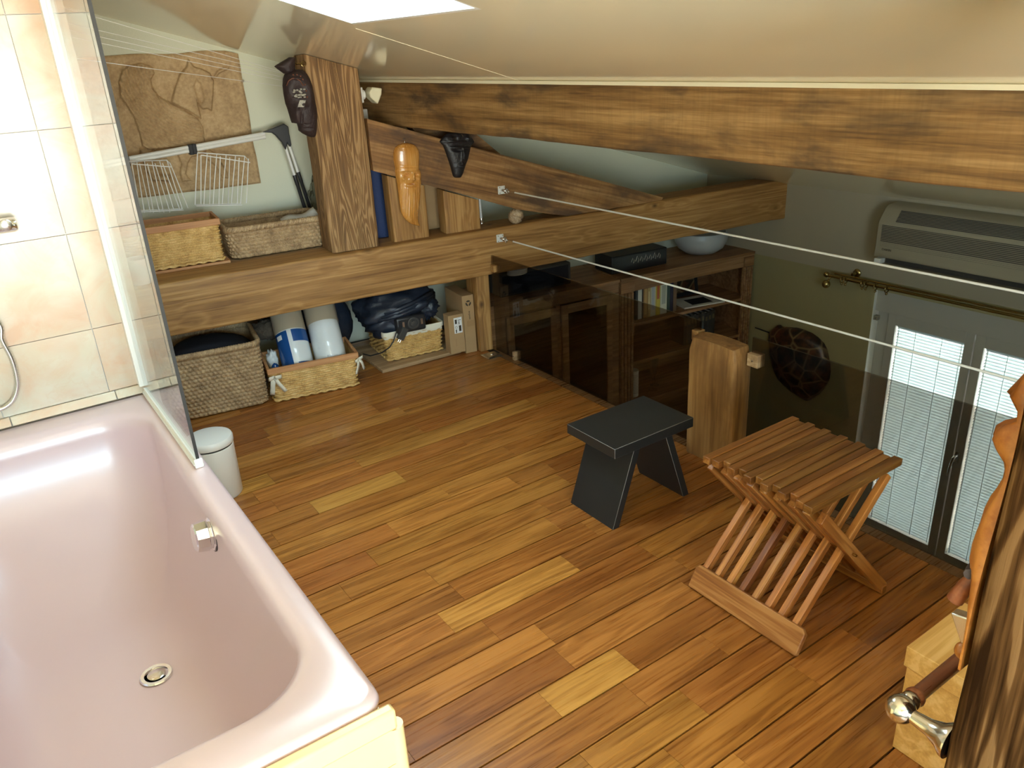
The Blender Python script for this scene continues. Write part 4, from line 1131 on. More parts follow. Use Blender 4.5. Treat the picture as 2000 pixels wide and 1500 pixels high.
# find the angle that faces the photographer / up for the printed bands
def face_ang(root, lx, lz_up):
    q_ = root.rotation_quaternion.inverted(); v = q_ @ Vector((lx, -0.75, lz_up)); return math.degrees(math.atan2(v.y, v.x))
a_ = face_ang(r1, 0.0, 0.6)
sgn = 1 if ((r1.rotation_quaternion.inverted() @ Vector((1, 0, 0))).cross(Vector((math.cos(R(a_)), math.sin(R(a_)), 0))).z < 0) else -1
ringpatch(r1, 0.0795, 0.195, L1_, a_-175, a_+175, 'beigewrap', 'print_band', n=40)
ringpatch(r1, 0.0795, -0.002, 0.190, a_-sgn*110, a_-sgn*28, 'bluewrap', 'print_band')
ringpatch(r1, 0.0795, 0.125, 0.190, a_-sgn*12, a_+sgn*85, 'bluewrap', 'print_band')
ringpatch(r1, 0.0795, -0.004, 0.012, a_-sgn*12, a_+sgn*40, 'bluewrap', 'print_band')
for _k, (z_, a2) in enumerate(((0.03, 62), (0.03, 74))):
    ringpatch(r1, 0.0798, z_, z_+0.07, a_+sgn*a2, a_+sgn*(a2+5), 'ink', 'print_band', 0.0016, 6)
ringpatch(r1, 0.0798, 0.15, 0.175, a_-sgn*75, a_-sgn*50, 'whitewrap', 'print_band', 0.0018, 8)
ringpatch(r2, 0.0815, 0.205, L2_-0.005, a_-170, a_+170, 'beigewrap', 'print_band', n=40)
mb = MB(); lump(mb, (0, 0, 0.0), 0.074, (1, 1, 0.75), 5, 0.35, 26, 5.0); o = mb.build('stuffing', 'whitewrap', r2, smooth=180); o.location = (0, 0, 0.0)
loose('plastic_pouch', 'crumpled blue and white plastic pouch at the end of the floor wicker basket', 'whitewrap', wk2, (-0.180, 0.020, 0.165), 0.055, (0.52, 0.9, 1.0), 12, 'pouch', 0.35, fr=3.0)
loose('detergent_pack', 'small dark blue plastic pack tucked in the floor wicker basket corner', 'bluewrap', wk2, (-0.180, -0.058, 0.130), 0.040, (0.55, 0.6, 1.25), 15, 'pack', 0.12, fr=2.0)
# navy travel bag with wheel and valve, cable and plug
bag = tag(empty('travel_bag', wl(wk3, (-0.02, -0.02, 0.0)), R(-8)), 'navy nylon bag of inflatable bedding stuffed in the cloth-lined wicker basket', 'bag')
mb = MB(); lump(mb, (-0.015, 0, 0.262), 0.215, (1.08, 0.80, 0.64), 4, 0.20, 40, 2.4); mb.build('bag_body', 'navy', bag, smooth=180)
mb = MB(); lump(mb, (-0.10, -0.05, 0.20), 0.10, (1.1, 1.0, 0.9), 9, 0.25, 22, 3.0); mb.build('bag_fold', 'navy', bag, smooth=180)
mb = MB(); lump(mb, (0.135, -0.08, 0.245), 0.062, (1.0, 0.9, 1.0), 19, 0.45, 26, 5.0); mb.build('bag_fold', 'navy', bag, smooth=180)
for k in range(3):
    mb = MB(); mb.tube([(-0.17+0.02*k, -0.13-0.006*k, 0.235+0.018*k), (-0.06, -0.165, 0.255+0.018*k), (0.06, -0.155, 0.275+0.02*k), (0.16, -0.11, 0.305+0.014*k)], 0.011, 8); mb.build('bag_fold', 'navy', bag, smooth=180)
mb = MB(); mb.box(-0.085, 0.085, -0.185, -0.13, 0.155, 0.245); pu = mb.build('pump_housing', 'blackplastic', bag, bev=0.012, seg=3)
pm = Matrix.Translation((0.012, -0.186, 0.205)) @ Matrix.Rotation(R(90), 4, 'X')
mb = MB(); mb.lathe([(0.034, 0.0), (0.034, 0.005), (0.030, 0.007), (0.024, 0.006), (0.022, 0.003)], 28, pm, cap1=False); mb.lathe([(0.014, 0.0), (0.014, 0.008), (0.0001, 0.009)], 20, pm); mb.build('valve', 'acdark', pu, smooth=40)
for xx in (-0.045, 0.060):
    mb = MB(); mb.box(xx-0.006, xx+0.006, -0.188, -0.184, 0.19, 0.222); mb.build('buckle', 'steel', pu)
pg = tag(empty('power_plug', wl(wk3, (-0.075, -0.200, 0.158))), 'grey power plug on a black cord hanging over the cloth liner', 'plug')
mb = MB(); mb.box(-0.019, 0.019, -0.016, 0.012, -0.036, 0.034, Matrix.Rotation(R(34), 4, 'Y')); mb.build('plug_body', 'acdark', pg, bev=0.004)
for xx in (-0.006, 0.006):
    mb = MB(); mb.tube([Matrix.Rotation(R(34), 4, 'Y') @ Vector((xx, -0.004, -0.034)), Matrix.Rotation(R(34), 4, 'Y') @ Vector((xx, -0.004, -0.052))], 0.0024, 8); mb.build('pin', 'steel', pg)
mb = MB(); mb.tube([(-0.018, 0.0, 0.028), (-0.040, -0.006, 0.010), (-0.062, -0.008, -0.03), (-0.085, 0.0, -0.06), (-0.12, 0.03, -0.09), (-0.16, 0.09, -0.115), (-0.175, 0.16, -0.12)], 0.0035, 8); mb.build('cord', 'blackplastic', pg, smooth=180)
loose('dark_backing', 'dark navy lump added as dark backing behind the plastic-wrapped rolls', 'navy', wk2, (0.165, 0.345, 0.195), 0.150, (1.0, 0.60, 1.28), 44, 'bag', 0.12, fr=2.0, n=30)  # filler added to darken the gap behind the rolls
# cardboard boxes
def cbox(label, lx0, lx1, o0, o1, z0, z1, group='cardboard boxes'):
    b = tag(empty('cardboard_box', tw(lx0, o0, z0), ANG), label, 'box')
    mb = MB(); mb.box(0, lx1-lx0, 0, o1-o0, 0, z1-z0); mb.build('carton', 'cardboard', b, bev=0.0015)
    return b
def text(parent, s, size, loc, rot, mat, name='lettering', ext=0.0004, align='LEFT'):
    c = bpy.data.curves.new(name, 'FONT'); c.body = s; c.size = size; c.extrude = ext; c.align_x = align; c.resolution_u = 3
    t = bpy.data.objects.new(name, c); link(t)
    dg = bpy.context.evaluated_depsgraph_get(); me = bpy.data.meshes.new_from_object(t.evaluated_get(dg))
    bpy.data.objects.remove(t)
    me.materials.clear(); me.materials.append(M[mat])
    o = bpy.data.objects.new(name, me); link(o, parent); o.location = loc; o.rotation_euler = rot
    return o
b1 = cbox('tall narrow cardboard box with a dark round three-part logo', -0.160, -0.092, 0.062, 0.30, 0.0, 0.335)
wB = 0.068
for k in range(3):
    a0 = R(90+120*k); pts_ = []
    for t in range(9): 
        a = a0 + R(lerp(-50, 50, t/8)); pts_.append((wB*0.52+0.0165*math.cos(a), 0.290+0.0165*math.sin(a)))
    for t in range(5):
        a = a0 + R(lerp(40, -40, t/4)); rr_ = 0.0075; pts_.append((wB*0.52+rr_*math.cos(a), 0.290+rr_*math.sin(a)))
    mb = MB(); mb.prism(pts_, -0.0012, -0.0002, 'Y'); mb.build('logo', 'ink', b1)
text(b1, 'sanslive', 0.016, (wB*0.52+0.006, -0.0010, 0.196), (R(90), R(-90), 0), 'ink')
mb = MB(); mb.box(wB*0.30, wB*1.002, -0.0008, -0.0001, 0.155, 0.19); mb.build('tape', 'cardtape', b1)
b2 = cbox('small cardboard box with a white address label', -0.257, -0.167, 0.050, 0.118, 0.0205, 0.243)
mb = MB(); mb.box(0.032, 0.080, -0.001, -0.0001, 0.115, 0.205); lb = mb.build('address_label', 'paper', b2)
for (x0, x1, z0, z1) in ((0.038, 0.050, 0.17, 0.195), (0.056, 0.074, 0.188, 0.191), (0.060, 0.064, 0.165, 0.183), (0.060, 0.074, 0.125, 0.158), (0.040, 0.046, 0.118, 0.138)):
    mb = MB(); mb.box(x0, x1, -0.0015, -0.001, z0, z1); mb.build('print', 'ink', lb)
ringp = [(0.044+0.006*math.cos(2*math.pi*k/16), -0.0013, 0.150+0.006*math.sin(2*math.pi*k/16)) for k in range(16)]
mb = MB(); mb.tube(ringp, 0.0009, 5, closed=True); mb.build('print', 'ink', lb)
mb = MB(); mb.box(0.036, 0.040, -0.0006, -0.0001, 0.04, 0.085); mb.build('print', 'cardtape', b2)

# white pot on the beam end
cup = tag(empty('white_pot', tw(lxX(0.571)+0.0, 0.065, 0.690)), 'white tapered pot standing on the tie beam behind the bath screen', 'pot')
mb = MB(); mb.lathe([(0.036, 0.0), (0.038, 0.004), (0.050, 0.112), (0.0515, 0.116), (0.047, 0.116), (0.042, 0.08), (0.034, 0.012), (0.0001, 0.010)], 32, cap1=False); mb.build('pot_body', 'plasticwhite', cup, smooth=40)

# paper in the low basket, plastic bag behind it
mb = MB(); mb.grid(lambda i, j: (lerp(-0.09, 0.09, i/8), lerp(-0.05, 0.05, j/4), 0.010*math.sin(i*0.9)+0.012*j/4), 9, 5); o = mb.build('paper_sheet', 'paper', smooth=60); o.location = tw(-0.905, 0.33, 0.822); o.rotation_euler = (R(14), R(-10), ANG)
o.modifiers.new('solid', 'SOLIDIFY').thickness = 0.001
tag(o, 'white paper sheet lying in the low seagrass basket', 'paper')
mb = MB(); lump(mb, (0, 0, 0), 0.100, (0.6, 0.5, 1.4), 31, 0.35, 26, 3.0); o = mb.build('plastic_bag', 'clearbag', smooth=180); o.location = tw(-0.715, 0.60, 0.856); tag(o, 'crumpled clear plastic bag behind the dark king post', 'bag')

# ================================================================== airer frame with wire racks
G_ = lambda x, y, off: pv(x, y, off)
AO = GOFF-0.115
rk = tag(empty('airer_frame', tw(lxX(1.0), AO, 0.686)), 'folded white aluminium airer with black joint leaning behind the baskets', 'airer')
o0 = Vector(rk.location)
A_ = [G_(190, 324, AO)-o0, G_(518, 264, AO)-o0]
A_[0] = A_[0]+(A_[0]-A_[1])*0.15
for dz in (0.0085, -0.0085):
    mb = MB(); mb.tube([A_[0]+Vector((0, 0, dz)), A_[1]+Vector((0, 0, dz))], 0.0095, 12); mb.build('top_tube', 'alu', rk, smooth=60)
J0, J1 = G_(516, 264, AO-0.005)-o0, G_(562, 296, AO-0.005)-o0
K_ = G_(552, 250, AO-0.005)-o0
mb = MB(); pl_ = [tl(G_(x, y, AO)) for x, y in ((512, 258), (553, 241), (562, 247), (564, 262), (568, 282), (566, 287), (560, 279), (557, 293), (549, 278), (538, 265), (530, 259))]
pl_ = [(p[0]-tl(o0)[0], p[2]-o0.z) for p in pl_]
mb.prism(pl_, -0.018, 0.016, 'Y', Matrix.Rotation(ANG, 4, 'Z')); mb.build('corner_joint', 'blackplastic', rk, bev=0.004)
for (xa, ya, xb, yb_, yf) in ((557, 285, 583, 372, 0.0), (564, 282, 590, 366, 0.03)):
    p0, p1 = G_(xa, ya, AO+yf)-o0, G_(xb-8, yb_-30, AO+yf)-o0; p2 = p1+(p1-p0).normalized()*0.05; d_ = (p2-p0).normalized()
    mb = MB(); mb.tube([p0, p1], 0.0085, 12); mb.build('leg_tube', 'alu', rk, smooth=60)
    k_end = p1 + d_*((p1.z-0.002)/max(0.05, -d_.z))
    mb = MB(); mb.tube([p1, p1+d_*0.05, p1+d_*0.055, k_end], [0.011, 0.011, 0.0095, 0.0095], 12); mb.build('rubber_foot', 'blackplastic', rk, smooth=60)
p0 = A_[0]+(A_[1]-A_[0])*0.05
mb = MB(); mb.tube([p0+Vector((0, 0.06, -0.02)), Vector((p0.x, p0.y+0.09, 0.001))], 0.0085, 12); mb.build('leg_tube', 'alu', rk, smooth=60)
for cx_ in (372, 379, 248):
    c0 = G_(cx_, 291+(375-cx_)*0.18, AO)-o0
    mb = MB(); mb.box(-0.010, 0.010, -0.017, 0.017, -0.026, 0.024, Matrix.Translation(c0)); mb.build('clamp', 'blackplastic', rk, bev=0.003)
def wire_rack(label, tops, bots, off):
    root = tag(empty('wire_rack', pv(tops[0][0], tops[0][1], off)), label, 'wire rack', 'white wire racks hanging from the airer')
    o1 = Vector(root.location)
    T1 = [pv(x, y, off)-o1 for x, y in tops]
    dy = Vector((0.0, -0.055, -0.008))
    def bar(pts, r=0.0024): 
        mb = MB(); mb.tube(pts, r, 6); mb.build('wire', 'wirewhite', root, smooth=60)
    end = T1[-1]
    bar([T1[0], end, end+Vector((0.006, -0.012, -0.012)), end+dy+Vector((0.004, 0, -0.02)), T1[0]+dy+Vector((0, 0, 0.0))], 0.0028)
    n = len(bots)
    for k, (xb, yb_) in enumerate(bots):
        t = k/(n-1); a = T1[0].lerp(end, t); b = pv(xb, yb_, off)-o1
        bar([a, a.lerp(b, 0.5)+Vector((0, 0.004, 0)), b]); bar([a+dy, b+dy*0.4+Vector((0.024, 0, 0.006))])
    bb = [pv(x, y, off)-o1 for x, y in (bots[0], bots[-1])]
    bar(bb); bar([bb[0]+dy*0.4, bb[1]+dy*0.4])
wire_rack('white wire shoe rack hanging from the airer beside the black clamps', [(386, 298), (478, 305)], [(381, 400), (398, 402), (416, 402), (434, 400), (452, 399), (470, 398)], AO-0.025)
wire_rack('white wire shoe rack hanging from the airer close to the bath screen', [(252, 315), (326, 313)], [(262, 412), (282, 416), (300, 416), (320, 416), (340, 412), (356, 408)], AO-0.025)

# clothes lines from the king post to the shower wall
for k, (a, b, lab) in enumerate((((185, 33), (536, 136), 'topmost'), ((195, 60), (538, 140), 'second'), ((195, 72), (540, 148), 'third'), ((200, 85), (545, 156), 'fourth'), ((205, 122), (548, 168), 'lowest'))):
    pa = pyy(a[0], a[1], 3.2); pb = pv(b[0], b[1], 0.10)
    d_ = pa-pb; pa2 = pa + d_*((pa.y-2.852)/max(1e-6, (pb.y-pa.y)))
    pb2 = pb - d_.normalized()*0.10
    mb = MB(); mb.tube([pa2, pb2], 0.0011, 6); o = mb.build('clothes_line', 'wirewhite', smooth=60)
    tag(o, '%s thin white clothes line stretched in front of the horse relief' % lab, 'clothes line', 'clothes lines by the king post')
hk = tag(empty('line_hook', pv(473, 158, GOFF-0.01)), 'tiny chrome hook on the wall beside the horse relief', 'hook')
mb = MB(); mb.lathe([(0.007, 0.0), (0.006, 0.004), (0.003, 0.006), (0.003, 0.018)], 12, Matrix.Rotation(R(90), 4, 'X')); mb.sphere((0, -0.02, 0), 0.006, 10); mb.build('hook_knob', 'chrome', hk, smooth=60)

# ================================================================== winged-horse relief on the gable wall
def project(Px, Py, Pz):
    d = np.stack([Px, Py, Pz-CAMZ], -1); z = d @ _f
    return 1000+FPX*(d @ _r)/z, 750-FPX*(d @ _u)/z
rx0, rx1, rz0, rz1 = (0.50-GX)/CA, (1.350-GX)/CA, 0.978, 1.640
nu, nv = 230, 200
U, V = np.meshgrid(np.linspace(rx0, rx1, nu), np.linspace(rz0, rz1, nv))
Wx, Wy = GX+U*CA, GY+U*SA
PX, PY = project(Wx, Wy, V)
def sdf(poly):
    P = np.array(poly, float); Q = np.roll(P, -1, 0)
    d = np.full(PX.shape, 1e9); ins = np.zeros(PX.shape, bool)
    for (ax, ay), (bx, by) in zip(P, Q):
        ex, ey = bx-ax, by-ay; t = np.clip(((PX-ax)*ex+(PY-ay)*ey)/(ex*ex+ey*ey+1e-9), 0, 1)
        d = np.minimum(d, np.hypot(PX-ax-t*ex, PY-ay-t*ey))
        c = ((ay > PY) != (by > PY)) & (PX < (bx-ax)*(PY-ay)/(by-ay+1e-12)+ax); ins ^= c
    return np.where(ins, -d, d)
def line_d(pts):
    d = np.full(PX.shape, 1e9)
    for (ax, ay), (bx, by) in zip(pts, pts[1:]):
        ex, ey = bx-ax, by-ay; t = np.clip(((PX-ax)*ex+(PY-ay)*ey)/(ex*ex+ey*ey+1e-9), 0, 1)
        d = np.minimum(d, np.hypot(PX-ax-t*ex, PY-ay-t*ey))
    return d
def ss(a, b, x): t = np.clip((x-a)/(b-a), 0, 1); return t*t*(3-2*t)
wing = [(231, 160), (236, 140), (250, 128), (275, 123), (293, 129), (301, 143), (294, 155), (297, 172), (310, 188), (333, 200), (362, 213), (384, 226), (396, 250), (400, 285), (372, 284), (330, 288), (290, 292), (277, 285), (272, 262), (262, 232), (246, 205), (234, 190)]
neck = [(333, 200), (339, 172), (349, 146), (362, 131), (366, 114), (371, 121), (377, 130), (392, 134), (408, 142), (416, 156), (415, 180), (412, 217), (403, 212), (394, 213), (388, 206), (383, 196), (392, 232), (384, 228), (362, 214)]
hollow = [(376, 168), (381, 155), (390, 162), (394, 178), (398, 190), (392, 204), (383, 192)]
horn = [(414, 152), (423, 137), (440, 129), (448, 131), (442, 137), (428, 143), (418, 154)]
leg1 = [(345, 300), (400, 285), (396, 300), (372, 306), (366, 318), (362, 338), (372, 352), (355, 354), (350, 338), (352, 318)]
leg2 = [(400, 285), (420, 300), (440, 330), (446, 348), (432, 346), (420, 325), (398, 305)]
leg3 = [(272, 290), (300, 292), (296, 315), (310, 340), (330, 344), (330, 352), (298, 352), (284, 330)]
H = np.zeros(PX.shape)
for poly, hgt, soft in ((wing, 0.022, 2.5), (neck, 0.024, 3.0), (horn, 0.014, 2.0), (leg1, 0.018, 2.5), (leg2, 0.016, 2.5), (leg3, 0.018, 2.5)):
    s_ = sdf(poly); H = np.maximum(H, hgt*ss(soft, -soft, s_)); H -= 0.010*np.exp(-((s_-1.0)/1.8)**2)
s_ = sdf(hollow); H -= 0.012*ss(2, -3, s_)
sw = sdf(wing)
fe = np.sin(np.hypot(PX-405, PY-95)*0.95+1.2*np.sin(PX*0.11)+0.8*np.sin(PY*0.17))
H += 0.0042*fe*ss(0, -6, sw)
H -= 0.009*np.exp(-(line_d([(297, 172), (310, 190), (335, 203), (362, 216), (384, 230), (394, 255), (398, 283)])/2.0)**2)
for c in range(13):
    t = c/12.0; ax = 232+6*math.sin(t*3)+ (0 if t < .55 else (t-.55)*140); ay = 205-75*min(1, t/.55)+(0 if t < .55 else (t-.55)*12)
    H += 0.008*np.exp(-(np.hypot(PX-ax, PY-ay)/3.5)**2)
rs = np.random.RandomState(4)
def vnoise(fx, fz, seed):
    out = np.zeros(PX.shape)
    for j in range(nv):
        for i in range(0, nu):
            out[j, i] = mnoise.noise(Vector((U[j, i]*fx, seed, V[j, i]*fz)))
    return out
nz = vnoise(28, 28, 3.3); nz2 = vnoise(7, 7, 8.1)
H += 0.0022*nz + 0.003*nz2
edge = np.minimum.reduce([U-rx0, rx1-U, V-rz0, rz1-V])
body = 0.020 + H - 0.010*ss(0.012, 0.0, edge)
jx = 0.006*nz2*ss(0.05, 0.0, edge); jz = 0.007*nz2*ss(0.05, 0.0, edge)
vs = [(float(U[j, i]+jx[j, i]), -float(body[j, i]), min(float(V[j, i]+jz[j, i]), ceil_z(float(Wx[j, i]))-0.012)) for j in range(nv) for i in range(nu)]
mb = MB(); fsx = [(j*nu+i, j*nu+i+1, (j+1)*nu+i+1, (j+1)*nu+i) for j in range(nv-1) for i in range(nu-1)]
mb.add(vs, fsx)
per = [i for i in range(nu)]+[j*nu+nu-1 for j in range(1, nv)]+[(nv-1)*nu+i for i in range(nu-2, -1, -1)]+[j*nu for j in range(nv-2, 0, -1)]
nb_ = len(mb.v); mb.v += [(vs[k][0], -0.001, vs[k][2]) for k in per]
for k in range(len(per)): mb.f.append((per[k], per[(k+1) % len(per)], nb_+(k+1) % len(per), nb_+k))
o = mb.build('horse_relief', 'relief', smooth=60); o.location = (GX, GY, 0); o.rotation_euler = (0, 0, ANG)
tag(o, 'sand-coloured plaster relief of a winged horse hung on the gable wall', 'relief')

# ================================================================== carvings traced row by row on the surface they hang on
def carving(rows, place, outward, depth, feats=(), nu=21, back=0.002, power=0.5):
    """rows: (y, xl, xr, depth factor) in photo pixels; place(x, y) -> point on the supporting plane"""
    grid_, npx = [], []
    for (y, xl, xr, k) in rows:
        PL, PR = place(xl, y), place(xr, y)
        for i in range(nu):
            u = -1+2*i/(nu-1); w = math.copysign(abs(u)**0.8, u); x_ = lerp(xl, xr, (w+1)/2)
            dd = depth*k*max(0.0, 1-w*w)**power
            edge_ = max(0.0, 1-abs(w)**6)
            for (fx, fy, sx, sy, am) in feats:
                dd += am*edge_*math.exp(-((x_-fx)/sx)**2-((y-fy)/sy)**2)
            P = PL.lerp(PR, (w+1)/2)
            grid_.append(tuple(P+outward*(back+max(0.0, dd))))
            npx.append(tuple(P))
    mb = MB(); nv_ = len(rows)
    mb.add(grid_, [(j*nu+i, j*nu+i+1, (j+1)*nu+i+1, (j+1)*nu+i) for j in range(nv_-1) for i in range(nu-1)])
    per = [i for i in range(nu)]+[j*nu+nu-1 for j in range(1, nv_)]+[(nv_-1)*nu+i for i in range(nu-2, -1, -1)]+[j*nu for j in range(nv_-2, 0, -1)]
    b = len(mb.v); mb.v += [npx[k] for k in per]
    for k in range(len(per)): mb.f.append((per[k], per[(k+1) % len(per)], b+(k+1) % len(per), b+k))
    mb.f.append(tuple(b+k for k in reversed(range(len(per)))))
    return mb
def densify(rows, step):
    out = []
    for a, b in zip(rows, rows[1:]):
        n = max(1, int(round((b[0]-a[0])/step)))
        for k in range(n): out.append(tuple(lerp(a[q], b[q], k/n) for q in range(4)))
    out.append(rows[-1]); return out
TN = Vector((SA, -CA, 0))                             # out of the truss front
def crop(rows, x0, y0, s): return [(y0+y/s, x0+a/s, x0+b/s, k) for (y, a, b, k) in rows]
# bearded sage
rows = crop([(306, 315, 345, .15), (312, 280, 385, .45), (330, 235, 430, .7), (360, 200, 462, .88), (400, 180, 482, .97), (450, 175, 490, 1.0), (520, 178, 490, 1.0), (580, 190, 485, .98), (625, 200, 485, .95), (640, 193, 500, .92), (680, 200, 510, .92), (720, 205, 512, .92), (770, 212, 512, .9), (800, 220, 512, .9),
             (860, 226, 508, .86), (1000, 244, 498, .74), (1100, 258, 488, .66), (1150, 266, 480, .6), (1200, 290, 474, .52), (1240, 322, 476, .46), (1270, 352, 482, .4), (1295, 390, 490, .32), (1312, 440, 500, .2), (1318, 480, 502, .08)], 740, 230, 6.25)
fb = lambda cx, cy, sx, sy, am: (740+cx/6.25, 230+cy/6.25, sx/6.25, sy/6.25, am)
feats = [fb(385, 700, 22, 50, .011), fb(380, 745, 34, 20, .009), fb(310, 655, 55, 14, .006), fb(440, 650, 50, 14, .006), fb(310, 700, 34, 16, -.009), fb(435, 690, 30, 16, -.009), fb(312, 705, 16, 7, .004), fb(436, 694, 14, 7, .004),
          fb(275, 745, 36, 28, .006), fb(470, 740, 30, 28, .006), fb(375, 800, 48, 9, -.009), fb(375, 818, 36, 8, .005), fb(375, 835, 60, 8, -.005), fb(340, 600, 120, 6, -.003), fb(340, 580, 110, 5, -.002)]
feats = [(a, b, c*0.85, d*0.85, e*1.7) for a, b, c, d, e in feats]
feats += [fb(260+28*k, 980+14*(k % 2), 8, 200, -.0032) for k in range(9)]
pl_t = lambda off: (lambda x, y: pv(x, y, off))
sage = tag(empty('bearded_mask', tw(lxX(1.85), 0.018, 0.78)), 'glossy honey-wood carving of a bald bearded sage hanging on sloping rafter', 'carving')
mb = carving(densify(rows, 0.9), pl_t(0.016), TN, 0.034, feats, nu=41); so = Vector(sage.location); mb.v = [tuple(Vector(p)-so) for p in mb.v]
mb.build('carved_face', 'carved', sage, smooth=180)
hp_ = pv(789, 274, 0.01)-so
mb = MB(); mb.tube([hp_+Vector((0, 0.008, 0.008)), hp_+Vector((0, -0.006, 0.004)), hp_+Vector((0, -0.008, -0.012))], 0.0016, 6); mb.tube([hp_+Vector((-0.008, -0.004, 0.006)), hp_+Vector((0.008, -0.004, 0.006))], 0.0014, 6); mb.build('hanging_hook', 'steel', sage, smooth=60)
# black mask
rows = crop([(186, 850, 1060, .35), (200, 815, 1095, .6), (240, 775, 1130, .72), (270, 752, 1150, .72), (292, 738, 1163, .7), (310, 752, 1150, .72), (340, 780, 1125, .85), (400, 805, 1108, 1.0), (500, 840, 1085, 1.0), (600, 872, 1045, .95), (680, 893, 1022, .8), (715, 905, 1005, .6), (730, 925, 992, .35)], 740, 230, 6.25)
feats = [fb(1000, 450, 12, 80, .012), fb(1000, 520, 22, 14, .008), fb(920, 360, 55, 12, .008), fb(1060, 365, 40, 12, .007), fb(930, 392, 42, 14, -.008), fb(1058, 392, 32, 14, -.008), fb(930, 396, 28, 5, .004), fb(1058, 396, 22, 5, .004), fb(1000, 590, 34, 9, .008), fb(1000, 600, 34, 3, -.006), fb(955, 290, 130, 10, .006), fb(955, 235, 10, 40, .006), fb(860, 250, 30, 30, .01), fb(1080, 250, 30, 30, .008)]
feats = [(a, b, c, d, e*1.6) for a, b, c, d, e in feats]
bmk = tag(empty('black_mask', tw(lxX(2.09), 0.018, 0.99)), 'small black carved face mask with winged headdress on the sloping rafter', 'mask')
mb = carving(densify(rows, 1.2), pl_t(0.016), TN, 0.028, feats, nu=33); so = Vector(bmk.location); mb.v = [tuple(Vector(p)-so) for p in mb.v]
mb.build('carved_face', 'ebony', bmk, smooth=180)
mb = MB(); hp_ = pv(901, 264, 0.0)-so; mb.tube([hp_+Vector((0, 0.012, 0.004)), hp_+Vector((0, -0.012, 0.0)), hp_+Vector((0, -0.014, -0.01))], 0.0018, 6); mb.build('hanging_hook', 'steel', bmk, smooth=60)
# tall dark tribal mask on the king post
c2 = lambda rows: crop(rows, 530, 100, 8.333)
dm = tag(empty('tribal_mask', tw(lxX(1.40), 0.030, 1.25)), 'long dark tribal mask with crest and silver inlay on the king post', 'mask')
so = Vector(dm.location)
f2 = lambda cx, cy, sx, sy, am: (530+cx/8.333, 100+cy/8.333, sx/8.333, sy/8.333, am)
rows = c2([(296, 380, 470, .2), (305, 330, 510, .45), (340, 250, 545, .7), (380, 208, 580, .85), (450, 186, 620, .95), (560, 180, 660, 1.0), (700, 196, 690, 1.0), (850, 225, 715, 1.0), (930, 256, 733, 1.0), (1050, 292, 740, .95), (1120, 312, 740, .9), (1165, 330, 740, .85), (1175, 412, 738, .8), (1240, 432, 735, .75), (1290, 440, 732, .7), (1340, 505, 725, .55), (1380, 585, 715, .35), (1396, 625, 700, .12)])
feats = [f2(400, 640, 110, 120, -.018), f2(360, 900, 40, 60, .012), f2(470, 860, 60, 40, .010), f2(360, 1050, 45, 110, .010), f2(450, 1100, 14, 110, -.010), f2(420, 760, 80, 20, .008), f2(340, 440, 120, 16, .010), f2(600, 700, 40, 250, .006), f2(560, 1250, 90, 14, -.006)]
mb = carving(densify(rows, 1.6), pl_t(0.028), TN, 0.060, feats, nu=37); mb.v = [tuple(Vector(p)-so) for p in mb.v]; mb.build('carved_face', 'maskdark', dm, smooth=180)
cr = c2([(98, 285, 378, .5), (130, 235, 380, .8), (180, 150, 382, .9), (225, 75, 384, .9), (248, 45, 385, .9), (290, 95, 386, .85), (330, 150, 370, .8), (368, 205, 320, .5)])
mb = carving(densify(cr, 1.6), pl_t(0.028), TN, 0.040, (), nu=15); mb.v = [tuple(Vector(p)-so) for p in mb.v]; mb.build('crest', 'maskdark', dm, smooth=180)
def on_mask(x, y, h): return pv(530+x/8.333, 100+y/8.333, 0.028)+TN*h-so
mb = MB(); mb.tube([on_mask(205, 560, 0.045), on_mask(235, 480, 0.052), on_mask(290, 440, 0.057), on_mask(350, 440, 0.060), on_mask(410, 475, 0.060), on_mask(470, 560, 0.058)], 0.0028, 8); mb.build('brow_line', 'maskred', dm, smooth=180)
for k, (x, y) in enumerate(((305, 385), (365, 380), (425, 405), (460, 455), (495, 540), (515, 640), (530, 740))):
    mb = MB(); mb.sphere(on_mask(x, y, 0.058), 0.0042, 8); mb.build('inlay_dot', 'maskred', dm, smooth=180)
rngm = random.Random(3)
for k in range(26):
    x, y = rngm.uniform(310, 490), rngm.choice((620, 635, 660, 700, 715, 735)) + rngm.uniform(-12, 12)
    mb = MB(); mb.sphere(on_mask(x, y, 0.056+0.006*(abs(x-400)/110)**2), 0.0050, 6, (1.3, 1, 0.8)); mb.build('silver_inlay', 'maskpale', dm)
mb = MB(); mb.grid(lambda i, j: tuple(on_mask(lerp(400, 500, i/5)-30*j/3, lerp(790, 900, j/3), 0.068)), 6, 4); o = mb.build('silver_inlay', 'maskpale', dm); o.modifiers.new('solid', 'SOLIDIFY').thickness = 0.003
hp_ = pv(590, 124, 0.05)-so
mb = MB(); mb.tube([on_mask(385, 205, 0.02), on_mask(470, 205, 0.012), on_mask(520, 210, 0.006)], 0.0035, 8); mb.tube([on_mask(520+40*math.cos(t), 205+40*math.sin(t), 0.004) for t in [k*2*math.pi/12 for k in range(12)]], 0.0022, 6, closed=True); mb.build('brass_hook', 'brass', dm, smooth=60)

